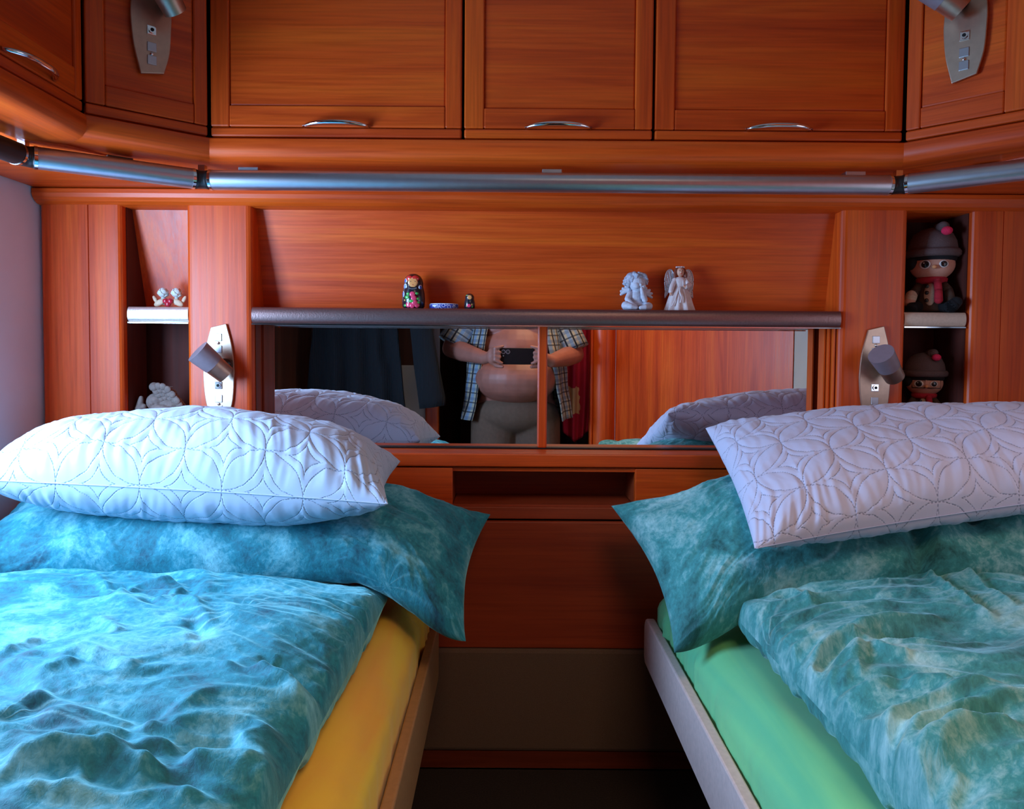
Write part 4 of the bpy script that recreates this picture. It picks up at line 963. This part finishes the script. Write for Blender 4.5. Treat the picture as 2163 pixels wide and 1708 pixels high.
# ------------------------------------------------------------------ figures on the shelves
ZS = zs+0.0004
gloss = lambda n, c: plain(n, c, 0.22, coat=0.4)
g_black = gloss('black_lacquer', (0.012, 0.012, 0.02)); g_blue = gloss('blue_lacquer', (0.03, 0.08, 0.40)); g_red = gloss('red_lacquer', (0.75, 0.03, 0.03)); g_pink = gloss('pink_paint', (0.85, 0.06, 0.16))
g_green = gloss('green_paint', (0.06, 0.45, 0.08)); g_face = gloss('face_paint', (0.85, 0.36, 0.12)); g_white = gloss('white_paint', (0.8, 0.8, 0.85)); g_hair = gloss('brown_paint', (0.10, 0.03, 0.015)); g_gold = gloss('gold_paint', (0.5, 0.3, 0.06))
g_lblue = gloss('light_blue_paint', (0.20, 0.35, 0.8))
def matryoshka(px, H, label, big):
    q = P(px, 648, 1.585); e = empty('nesting_doll', (q.x, 1.585, ZS), label, 'doll'); k = H/0.074
    prof_ = [(0.0195, 0), (0.0235, 0.004), (0.0245, 0.018), (0.0238, 0.032), (0.0215, 0.042), (0.0200, 0.047), (0.0205, 0.054), (0.0190, 0.062), (0.0145, 0.069), (0.007, 0.0733), (0.001, 0.074)]
    w_ = 1.0 if big else 1.05
    obj('doll_body', lathe([(r*k*w_, z*k) for r, z in prof_], 40), g_black, e, smooth=True, local=True)
    def dot(name, x, z, r, mt, rz=None, d=0.0015):
        rz = rz or r; x *= k; z *= k; rad = np.interp(z/k, [p_[1] for p_ in prof_], [p_[0] for p_ in prof_])*k*w_
        y = -math.sqrt(max(1e-8, rad*rad-x*x)); a_ = math.atan2(x, -y)
        return obj(name, ell((x, y, z), (r*k, d*k, rz*k), 14, 8, Matrix.Rotation(a_, 3, 'Z')), mt, e, smooth=True, local=True)
    dot('face', 0.001, 0.0545, 0.0105, g_face, 0.0105, 0.0020)
    if big:
        dot('hair', -0.0065, 0.0625, 0.0075, g_red, 0.0062, 0.0035); dot('hair', 0.006, 0.0625, 0.0085, g_red, 0.0062, 0.0035)
        dot('hood_edge', -0.0155, 0.046, 0.0060, g_white, 0.0065, 0.0012); dot('hood_spot', -0.0158, 0.046, 0.0048, g_lblue, 0.0052, 0.002)
        dot('hood_edge', 0.0160, 0.044, 0.0050, g_white, 0.0055, 0.0012); dot('hood_spot', 0.0163, 0.044, 0.0040, g_blue, 0.0045, 0.002)
        dot('hood_edge', -0.0145, 0.058, 0.0048, g_white, 0.0048, 0.0012); dot('hood_spot', -0.0148, 0.058, 0.0038, g_blue, 0.0038, 0.002)
        dot('hood_edge', -0.0190, 0.030, 0.0036, g_white, 0.0060, 0.0012); dot('hood_spot', -0.0190, 0.030, 0.0026, g_blue, 0.0050, 0.002)
        for i in range(9): dot('bead', -0.008+0.002*i, 0.0425-0.0022*math.cos((i-4)*0.35), 0.0006, g_white, 0.0006, 0.0010)
        for x, z, r in ((0.0005, 0.0290, 0.0060), (0.0035, 0.0205, 0.0062), (0.0055, 0.0115, 0.0062), (-0.008, 0.0075, 0.0062), (0.010, 0.0065, 0.0056), (0.000, 0.006, 0.006)): dot('rose', x, z, r, g_pink, r, 0.0022)
        for x, z, r in ((-0.009, 0.030, 0.0032), (-0.011, 0.023, 0.0042), (0.010, 0.031, 0.0030), (-0.001, 0.015, 0.0040), (0.012, 0.020, 0.0030), (-0.015, 0.006, 0.0032), (0.013, 0.012, 0.003)): dot('leaf', x, z, r*1.35, g_green, r*0.9, 0.0020)
        dot('leaf', -0.016, 0.017, 0.0024, g_gold); dot('highlight_petal', -0.0075, 0.012, 0.0022, g_white, 0.004, 0.0024)
    else:
        dot('hair', -0.0055, 0.0635, 0.0070, g_hair, 0.0055, 0.0035); dot('hair', 0.0065, 0.063, 0.0070, g_hair, 0.0055, 0.0035)
        dot('rose', -0.002, 0.015, 0.010, g_pink, 0.0085, 0.0026); dot('leaf', -0.013, 0.064, 0.005, g_green, 0.003, 0.0022)
        dot('leaf', 0.012, 0.020, 0.0045, g_gold, 0.005, 0.0022); dot('leaf', -0.013, 0.012, 0.004, g_gold, 0.003, 0.0022); dot('leaf', 0.014, 0.010, 0.004, g_green, 0.003, 0.0022)
    for s in (-1, 1): dot('eye', 0.001+0.0042*s, 0.0560, 0.0022, g_black, 0.0016, 0.0030)
    dot('mouth', 0.001, 0.0490, 0.0022, g_red, 0.0009, 0.0030)
    return e
matryoshka(873.5, 0.0745, 'taller black nesting doll with red hair, pink roses and blue spotted hood', True)
matryoshka(992, 0.0335, 'tiny black nesting doll with brown hair and one pink rose', False)
# porcelain dish
q = P(937, 648, 1.585); k = N('blue_white_porcelain'); v = k.coords((1, 1, 1), rnd=False); vo = k.n('ShaderNodeTexVoronoi'); vo.inputs['Scale'].default_value = 130; k.l(v, vo.inputs['Vector'])
k.l(k.ramp(vo.outputs['Distance'], [(0.25, (0.02, 0.04, 0.30)), (0.40, (0.6, 0.6, 0.75)), (0.55, (0.05, 0.07, 0.35))]), k.b.inputs['Base Color']); k.b.inputs['Roughness'].default_value = 0.15
d = empty('porcelain_dish', (q.x, 1.590, ZS), 'low blue and white patterned porcelain dish between the two nesting dolls', 'dish')
obj('dish', lathe([(0.029, 0), (0.0315, 0.002), (0.032, 0.009), (0.0305, 0.0105), (0.028, 0.0108), (0.001, 0.0110)], 40, (0, 0, 0), 1, 0.62), k.m, d, local=True, smooth=True)
obj('rim', lathe([(0.0305, 0.0100), (0.0316, 0.0106), (0.0305, 0.0114), (0.027, 0.0112)], 40, (0, 0, 0), 1, 0.62), g_white, d, local=True, smooth=True)

stone = plain('grey_white_plaster', (0.58, 0.58, 0.66), 0.65, 0, 0.12, 250, 0.2)
stoneH = plain('grey_blue_plaster_hair', (0.42, 0.43, 0.52), 0.65, 0, 0.3, 260, 0.3)
# cherub figurine (local metres, front = -y)
q = P(1343, 650, 1.59); ch = empty('cherub_figurine', (q.x, 1.592, ZS), 'seated grey plaster cherub with hand to its mouth on the mirror shelf', 'figurine')
b_ = [ell((0.0, 0, 0.026), (0.0145, 0.013, 0.020)), ell((0.003, -0.002, 0.012), (0.016, 0.013, 0.012)),
      ell((0.003, -0.004, 0.057), (0.0175, 0.016, 0.0175), 20, 14), ell((-0.002, -0.017, 0.052), (0.007, 0.005, 0.007)), ell((0.013, -0.015, 0.0505), (0.0060, 0.005, 0.0065)), ell((0.007, -0.020, 0.0535), (0.0026, 0.003, 0.003)),
      chain([((-0.014, -0.004, 0.036), 0.0060), ((-0.020, -0.010, 0.024), 0.0058), ((-0.012, -0.020, 0.013), 0.0046), ((-0.004, -0.024, 0.008), 0.0038)]),
      chain([((0.015, -0.004, 0.036), 0.0060), ((0.016, -0.018, 0.022), 0.0062), ((0.010, -0.024, 0.034), 0.0046), ((0.008, -0.024, 0.045), 0.0036)]),
      chain([((0.008, -0.024, 0.045), 0.0020), ((0.0065, -0.025, 0.051), 0.0014)]), chain([((0.010, -0.023, 0.043), 0.002), ((0.0125, -0.024, 0.049), 0.0014)]),
      chain([((-0.008, -0.002, 0.010), 0.009), ((-0.024, -0.016, 0.0095), 0.0095), ((-0.014, -0.026, 0.007), 0.0062), ((-0.004, -0.026, 0.005), 0.0045)]),
      chain([((0.010, -0.002, 0.010), 0.009), ((0.025, -0.016, 0.0085), 0.0085), ((0.016, -0.026, 0.006), 0.0058), ((0.006, -0.027, 0.0045), 0.0042)])]
obj('figure', join(*b_), stone, ch, local=True, remesh=0.0009, smit=2)
hc = [ell((0.002, 0.001, 0.064), (0.0195, 0.017, 0.0165), 16, 12)]
rs = random.Random(4)
hc += [ell((-0.010, 0.0, 0.070), (0.0125, 0.014, 0.012)), ell((0.012, 0.0, 0.071), (0.0125, 0.014, 0.011)), ell((-0.016, 0.0, 0.060), (0.007, 0.012, 0.011))]
for i in range(46):
    a_ = rs.uniform(-2.7, 2.7); el = rs.uniform(0.1, 1.35)
    c0 = Vector((math.sin(a_)*math.cos(el)*0.0195, 0.001-abs(math.cos(a_))*math.cos(el)*0.014*(1 if abs(a_) < 1.6 else -1), 0.062+math.sin(el)*0.0185))
    c1 = c0+Vector((math.sin(a_)*0.006+rs.uniform(-.002, .002), -0.002, -0.006+rs.uniform(-.003, .004)))
    hc.append(caps(c0, c1, 0.0040, 0.0028, 8))
hc.append(chain([((-0.006, -0.012, 0.078), 0.004), ((0.000, -0.019, 0.074), 0.003), ((-0.002, -0.021, 0.068), 0.0018)])); hc.append(chain([((0.004, -0.012, 0.078), 0.0045), ((0.016, -0.012, 0.075), 0.0035), ((0.022, -0.010, 0.067), 0.0022)]))
obj('curly_hair', join(*hc), stoneH, ch, local=True, remesh=0.0009, smit=1)
def feathers(cx_, cz, s, n_, L, y=0.008):
    out = []
    for i in range(n_):
        a_ = 0.25+0.5*i; l = L*(1-0.1*i)
        out.append(caps((cx_, y, cz), (cx_+s*l*math.cos(a_-0.7), y+0.002, cz+l*math.sin(a_-0.9)*0.8), 0.0042, 0.0030, 8))
    out.append(caps((cx_, y, cz), (cx_+s*L*0.55, y+0.001, cz-0.002), 0.007, 0.004, 8))
    return join(*out)
obj('wing', feathers(-0.014, 0.044, -1, 4, 0.018), stone, ch, local=True, remesh=0.0008, smit=1)
obj('wing', feathers(0.016, 0.040, 1, 4, 0.022), stone, ch, local=True, remesh=0.0008, smit=1)

# standing angel
ivory = plain('ivory_pink_plaster', (0.72, 0.58, 0.56), 0.6, 0, 0.08, 200, 0.1); angskin = plain('figurine_skin', (0.70, 0.34, 0.22), 0.5); anghair = plain('auburn_paint', (0.22, 0.05, 0.025), 0.5, 0, 0.3, 300, 0.3)
silver = plain('silver_glitter', (0.6, 0.58, 0.62), 0.3, 0.7, 0.4, 700, 0.6)
q = P(1436, 650, 1.59); an = empty('angel_figurine', (q.x, 1.592, ZS), 'standing angel figurine in a long white dress with silver wings', 'figurine')
obj('dress', lathe([(0.030, 0), (0.0305, 0.002), (0.027, 0.014), (0.0235, 0.028), (0.018, 0.042), (0.0115, 0.051), (0.0125, 0.058), (0.0140, 0.066), (0.0095, 0.071), (0.004, 0.073)], 90, (0, 0, 0), 1, 0.75, lambda a_, t_: 0.17*math.sin(a_*10+1)*max(0, 1-t_*1.7)), ivory, an, local=True, smooth=True)
obj('sash', join(tube(bez([(-0.002, -0.012, 0.050), (-0.004, -0.0165, 0.040), (-0.001, -0.0205, 0.028), (-0.004, -0.0235, 0.016)], 5), 0.0018, 8), tube(bez([(-0.004, -0.011, 0.050), (-0.010, -0.0160, 0.034), (-0.016, -0.0190, 0.018), (-0.021, -0.0195, 0.009)], 5), 0.0016, 8)), ivory, an, local=True, smooth=True)
obj('sleeve', join(chain([((-0.011, -0.001, 0.066), 0.0055), ((-0.018, -0.006, 0.053), 0.0055), ((-0.022, -0.010, 0.041), 0.0050)]), chain([((0.011, -0.001, 0.066), 0.0055), ((0.0185, -0.006, 0.055), 0.0055), ((0.010, -0.015, 0.050), 0.0045)])), ivory, an, local=True, remesh=0.0008, smit=2)
obj('hand', join(chain([((-0.022, -0.011, 0.038), 0.0030), ((-0.0225, -0.012, 0.033), 0.0022)]), chain([((0.008, -0.016, 0.050), 0.0030), ((0.004, -0.017, 0.052), 0.0022)])), angskin, an, local=True, remesh=0.0007, smit=1)
obj('candle', tube([(0.003, -0.017, 0.052), (0.003, -0.017, 0.064)], 0.0016, 10), ivory, an, local=True, smooth=True)
obj('head', join(ell((0, -0.001, 0.083), (0.0082, 0.0085, 0.0100), 18, 12), tube([(0, 0, 0.068), (0, 0, 0.078)], 0.0035, 10), ell((0, -0.0095, 0.0815), (0.0014, 0.0016, 0.0018), 8, 6)), angskin, an, local=True, remesh=0.0006, smit=1)
for s in (-1, 1): obj('eye', ell((0.0032*s, -0.0090, 0.0850), (0.0010, 0.0006, 0.0008), 8, 6), g_black, an, local=True)
obj('mouth', ell((0, -0.0093, 0.0785), (0.0012, 0.0008, 0.0012), 8, 6), g_red, an, local=True)
obj('hair', join(ell((0, 0.003, 0.086), (0.0102, 0.0085, 0.0095), 16, 10), chain([((-0.0085, 0, 0.088), 0.0032), ((-0.0115, -0.001, 0.080), 0.0036), ((-0.0115, -0.002, 0.073), 0.0032)]), chain([((0.0085, 0, 0.088), 0.0032), ((0.0115, -0.001, 0.080), 0.0036), ((0.0115, -0.002, 0.073), 0.0032)])), anghair, an, local=True, remesh=0.0008, smit=1)
obj('flower_crown', join(*[ell((0.0085*math.sin(a_), 0.001-0.0075*math.cos(a_), 0.0935), 0.0014, 8, 6) for a_ in np.linspace(-1.5, 1.5, 8)]), g_white, an, local=True, smooth=True)
for s in (-1, 1):
    ed = bez([(0.010*s, 0.010, 0.074), (0.016*s, 0.010, 0.089), (0.026*s, 0.010, 0.085), (0.031*s, 0.010, 0.066), (0.029*s, 0.010, 0.045), (0.030*s, 0.010, 0.028)], 5)
    inn = bez([(0.008*s, 0.011, 0.066), (0.010*s, 0.011, 0.070), (0.014*s, 0.011, 0.062), (0.017*s, 0.011, 0.052), (0.021*s, 0.011, 0.042), (0.029*s, 0.010, 0.028)], 5)
    V = [tuple(p_) for p_ in ed]+[tuple(p_) for p_ in inn]; n_ = len(ed); V += [(x, y+0.0015, z) for x, y, z in V]
    Fc = []
    for i in range(n_-1): Fc += [(i, i+1, n_+i+1, n_+i), (2*n_+i, 3*n_+i, 3*n_+i+1, 2*n_+i+1), (i, 2*n_+i, 2*n_+i+1, i+1), (n_+i, n_+i+1, 3*n_+i+1, 3*n_+i)]
    wg = obj('wing', (V, Fc), silver, an, local=True)
    obj('wing_edge', tube(ed, 0.0012, 8), silver, wg, local=True, smooth=True)
    for i in range(2, n_-2, 3): obj('feather_rib', tube([ed[i], inn[min(n_-1, i+4)]], 0.0006, 6), silver, wg, local=True)

# twin rose figure on the left niche shelf
cream = plain('cream_leaf', (0.62, 0.45, 0.30), 0.6, 0, 0.1, 200, 0.1); rosew = plain('white_rose', (0.62, 0.64, 0.60), 0.6, 0, 0.1, 200, 0.1); heart = gloss('dark_red_glass', (0.45, 0.01, 0.03))
q = P(357, 643, 1.59); tr_ = empty('rose_figurine', (q.x, 1.595, zs), 'pair of white rose heads over a dark red heart in the left niche', 'figurine')
def rose(c, r):
    out = [ell(c, r*0.55, 12, 8)]; rs = random.Random(int(c[0]*9999))
    for i in range(16):
        a_ = i*2.4; el = -0.6+1.7*(i/16); d_ = Vector((math.cos(a_)*math.cos(el), math.sin(a_)*math.cos(el), math.sin(el)))
        R_ = d_.to_track_quat('Z', 'Y').to_matrix(); out.append(ell(Vector(c)+d_*r*0.62, (r*0.42, r*0.36, r*0.12), 10, 6, R_ @ Matrix.Rotation(0.5, 3, 'X')))
    return join(*out)
for s in (-1, 1): obj('rose_head', rose((0.0145*s, 0, 0.030), 0.0145), rosew, tr_, local=True, smooth=True); obj('neck', tube([(0.0145*s, 0, 0.006), (0.0145*s, 0, 0.022)], 0.0045, 10), rosew, tr_, local=True, smooth=True)
for s in (-1, 1):
    obj('leaf', ell((0.020*s, -0.006, 0.010), (0.013, 0.004, 0.0065), 14, 8, Matrix.Rotation(0.5*s, 3, 'Y')), cream, tr_, local=True, smooth=True)
    obj('leaf', ell((0.031*s, -0.002, 0.017), (0.004, 0.003, 0.009), 12, 8, Matrix.Rotation(0.5*s, 3, 'Y')), cream, tr_, local=True, smooth=True)
obj('heart', join(ell((-0.005, -0.010, 0.013), (0.0065, 0.005, 0.006), 14, 8), ell((0.005, -0.010, 0.013), (0.0065, 0.005, 0.006), 14, 8), ell((0, -0.010, 0.007), (0.0065, 0.005, 0.0068), 14, 8)), heart, tr_, local=True, smooth=True)

# sleeping angel in the lower left niche
sand = plain('sandy_plaster', (0.20, 0.155, 0.135), 0.8, 0, 0.2, 150, 0.5)
nz = 1.064
t = obj('niche_floor', box(x1b-0.008, x2a+0.008, 1.565, 1.674, nz-0.012, nz), woodH, hb)
t = obj('niche_floor', box(x3b-0.008, x4a+0.008, 1.565, 1.688, 1.010, 1.022), woodH, hb)
q = P(337, 870, 1.60); sa = empty('sleeping_angel_figurine', (q.x, 1.605, nz), 'curled sandy plaster sleeping angel with large feathered wing in the left niche', 'figurine')
obj('body', join(ell((-0.008, 0.0, 0.022), (0.022, 0.020, 0.020), 16, 10), ell((0.022, 0.0, 0.016), (0.026, 0.020, 0.015)), chain([((-0.006, -0.015, 0.010), 0.007), ((0.016, -0.020, 0.010), 0.007), ((0.030, -0.018, 0.006), 0.006)]), ell((-0.010, -0.018, 0.020), (0.005, 0.004, 0.005))), sand, sa, local=True, remesh=0.0014, smit=3)
wf = []
for r_ in range(4):
    for i in range(6):
        t1 = i/5; cx_ = -0.006+0.050*t1+0.004*r_; cz = 0.054-0.030*t1**1.5-0.008*r_+0.010*math.sin(t1*3)
        wf.append(ell((cx_, -0.012-0.002*(3-r_), cz), (0.0088, 0.0035, 0.0075), 10, 6, Matrix.Rotation(0.6+0.4*t1, 3, 'Y')))
for i in range(7): t1 = i/6; wf.append(caps((0.014+0.026*t1, -0.010, 0.052-0.020*t1), (0.030+0.028*t1, -0.008, 0.055-0.040*t1), 0.0045, 0.0015, 8))
wf.append(caps((-0.010, -0.008, 0.055), (0.030, -0.004, 0.040), 0.010, 0.008))
obj('large_wing', join(*wf), sand, sa, local=True, smooth=True)
obj('small_wing', join(caps((-0.046, 0, 0.006), (-0.042, 0, 0.030), 0.010, 0.005), caps((-0.046, -0.004, 0.006), (-0.034, -0.004, 0.012), 0.008, 0.006)), sand, sa, local=True, remesh=0.0012, smit=2)

# soft dolls in the right niche
knit = plain('grey_brown_knit', (0.12, 0.075, 0.07), 0.95, 0, 0.15, 400, 0.6); dfelt = plain('black_felt', (0.006, 0.005, 0.006), 0.95); dface = plain('peach_plush', (0.62, 0.30, 0.20), 0.9, 0, 0.06, 300, 0.2); dnose = plain('orange_plush', (0.75, 0.30, 0.12), 0.9)
dred = plain('red_fleece', (0.42, 0.012, 0.025), 0.95, 0, 0.1, 300, 0.3); dcream = plain('cream_fleece', (0.62, 0.46, 0.32), 0.95, 0, 0.1, 300, 0.3); dbrown = plain('brown_fleece', (0.07, 0.035, 0.02), 0.95, 0, 0.1, 300, 0.3); pom = plain('red_pompom', (0.75, 0.02, 0.08), 0.95, 0, 0.2, 500, 0.8); ewh = plain('doll_eye_white', (0.75, 0.68, 0.62), 0.4); eyb = gloss('doll_eye_black', (0.005, 0.005, 0.005))
def doll(px, py, Y, label, glasses=False, body=True, rz=0.0, sc=1.0):
    q = P(px, py, Y); z0 = q.z
    e = empty('plush_doll', (q.x, Y, z0), label, 'soft toy'); e.rotation_euler = (0, 0, rz); e.scale = (sc, sc, sc)
    def pt(n_, vf, mt, **k_): return obj(n_, vf, mt, e, local=True, smooth=True, **k_)
    pt('head', ell((0, 0, 0.105), (0.046, 0.040, 0.036), 28, 18), dface)
    pt('fringe', join(ell((0.0, 0.002, 0.1205), (0.0495, 0.0430, 0.0215), 28, 14), ell((-0.034, -0.004, 0.110), (0.017, 0.031, 0.018))), dfelt)
    hat = lathe([(0.049, 0.0), (0.050, 0.010), (0.047, 0.026), (0.039, 0.042), (0.024, 0.053), (0.008, 0.057), (0.001, 0.058)], 40, (0, 0, 0.132), 1, 0.88, lambda a_, t_: 0.02*math.sin(a_*4+t_*3))
    pt('knit_hat', hat, knit)
    pt('hat_brim', lathe([(0.050, -0.004), (0.056, 0.000), (0.057, 0.008), (0.053, 0.014), (0.048, 0.012)], 48, (0, 0, 0.126), 1, 0.88, lambda a_, t_: 0.05*math.sin(a_*3+0.5)*(1-t_)), knit)
    pt('hat_tip', chain([((0.012, -0.010, 0.186), 0.011), ((0.022, -0.022, 0.187), 0.012)]), knit)
    pt('pompom', ell((0.030, -0.034, 0.176), (0.0115, 0.0115, 0.0095), 16, 12), pom)
    for x_, r_ in ((-0.010, 0.0125), (0.026, 0.0105)):
        y_ = -math.sqrt(max(0, 1-(x_/0.046)**2-(0.003/0.036)**2))*0.040
        aa = math.atan2(x_, 0.05)
        pt('eye', ell((x_, y_, 0.1035), (r_*0.95, 0.0022, r_*0.78), 18, 10, Matrix.Rotation(aa, 3, 'Z')), ewh)
        pt('pupil', ell((x_+0.0005, y_-0.0018, 0.1035), (r_*0.66, 0.0020, r_*0.62), 16, 10, Matrix.Rotation(aa, 3, 'Z')), eyb)
        pt('eye_glint', ell((x_-0.002, y_-0.0040, 0.1065), (0.0014, 0.0006, 0.0012), 8, 6), ewh)
        if glasses:
            g = [(x_+sx_*0.0155, y_-0.004, 0.1035+sz_*0.011) for sx_, sz_ in ((-1, -1), (1, -1), (1, 1), (-1, 1), (-1, -1))]
            pt('glasses_frame', tube(g, 0.0013, 8), eyb)
    pt('nose', ell((0.009, -0.044, 0.097), (0.0052, 0.006, 0.0045), 14, 10), dnose)
    pt('scarf', join(lathe([(0.024, 0.062), (0.031, 0.066), (0.032, 0.074), (0.026, 0.079)], 32, (0, 0, 0), 1, 0.9), chain([((0.014, -0.026, 0.066), 0.008), ((0.017, -0.034, 0.045), 0.008), ((0.018, -0.036, 0.024), 0.009)])), dred)
    pt('torso', lathe([(0.027, 0.0), (0.031, 0.006), (0.031, 0.022), (0.027, 0.045), (0.020, 0.066), (0.012, 0.07)], 32, (0, 0, 0), 1, 0.85), dbrown)
    pt('shirt_front', ell((0.000, -0.0225, 0.038), (0.0125, 0.008, 0.026), 18, 12, Matrix.Rotation(-0.12, 3, 'X')), dcream)
    for z_ in (0.056, 0.041, 0.024): pt('button', ell((-0.006, -0.0300+(0.045-z_)*-0.02, z_), (0.0046, 0.0025, 0.0046), 12, 8), eyb)
    pt('arm', chain([((-0.022, -0.006, 0.062), 0.009), ((-0.031, -0.016, 0.045), 0.010), ((-0.037, -0.024, 0.034), 0.011)]), dbrown)
    pt('cuff', chain([((-0.037, -0.024, 0.036), 0.0125), ((-0.038, -0.026, 0.030), 0.0125)]), dcream)
    pt('hand', ell((-0.040, -0.029, 0.021), (0.0125, 0.011, 0.0110), 16, 12), dface)
    pt('arm', chain([((0.022, -0.004, 0.062), 0.009), ((0.034, -0.010, 0.045), 0.010), ((0.038, -0.016, 0.026), 0.011)]), dbrown)
    pt('leg', chain([((-0.018, -0.010, 0.012), 0.012), ((-0.034, -0.038, 0.008), 0.012), ((-0.036, -0.052, -0.004), 0.0155), ((-0.036, -0.054, -0.016), 0.0155)]), dfelt)
    pt('leg', chain([((0.018, -0.008, 0.012), 0.012), ((0.036, -0.026, 0.008), 0.012), ((0.044, -0.034, 0.010), 0.014), ((0.052, -0.034, 0.018), 0.012)]), dfelt)
    return e
doll(1966, 658, 1.620, 'soft doll in a grey knitted hat and red scarf on the right shelf', sc=0.96, rz=-0.62)
doll(1950, 888, 1.640, 'shadowed soft doll with black glasses below the right shelf', True, sc=0.80, rz=-0.6)
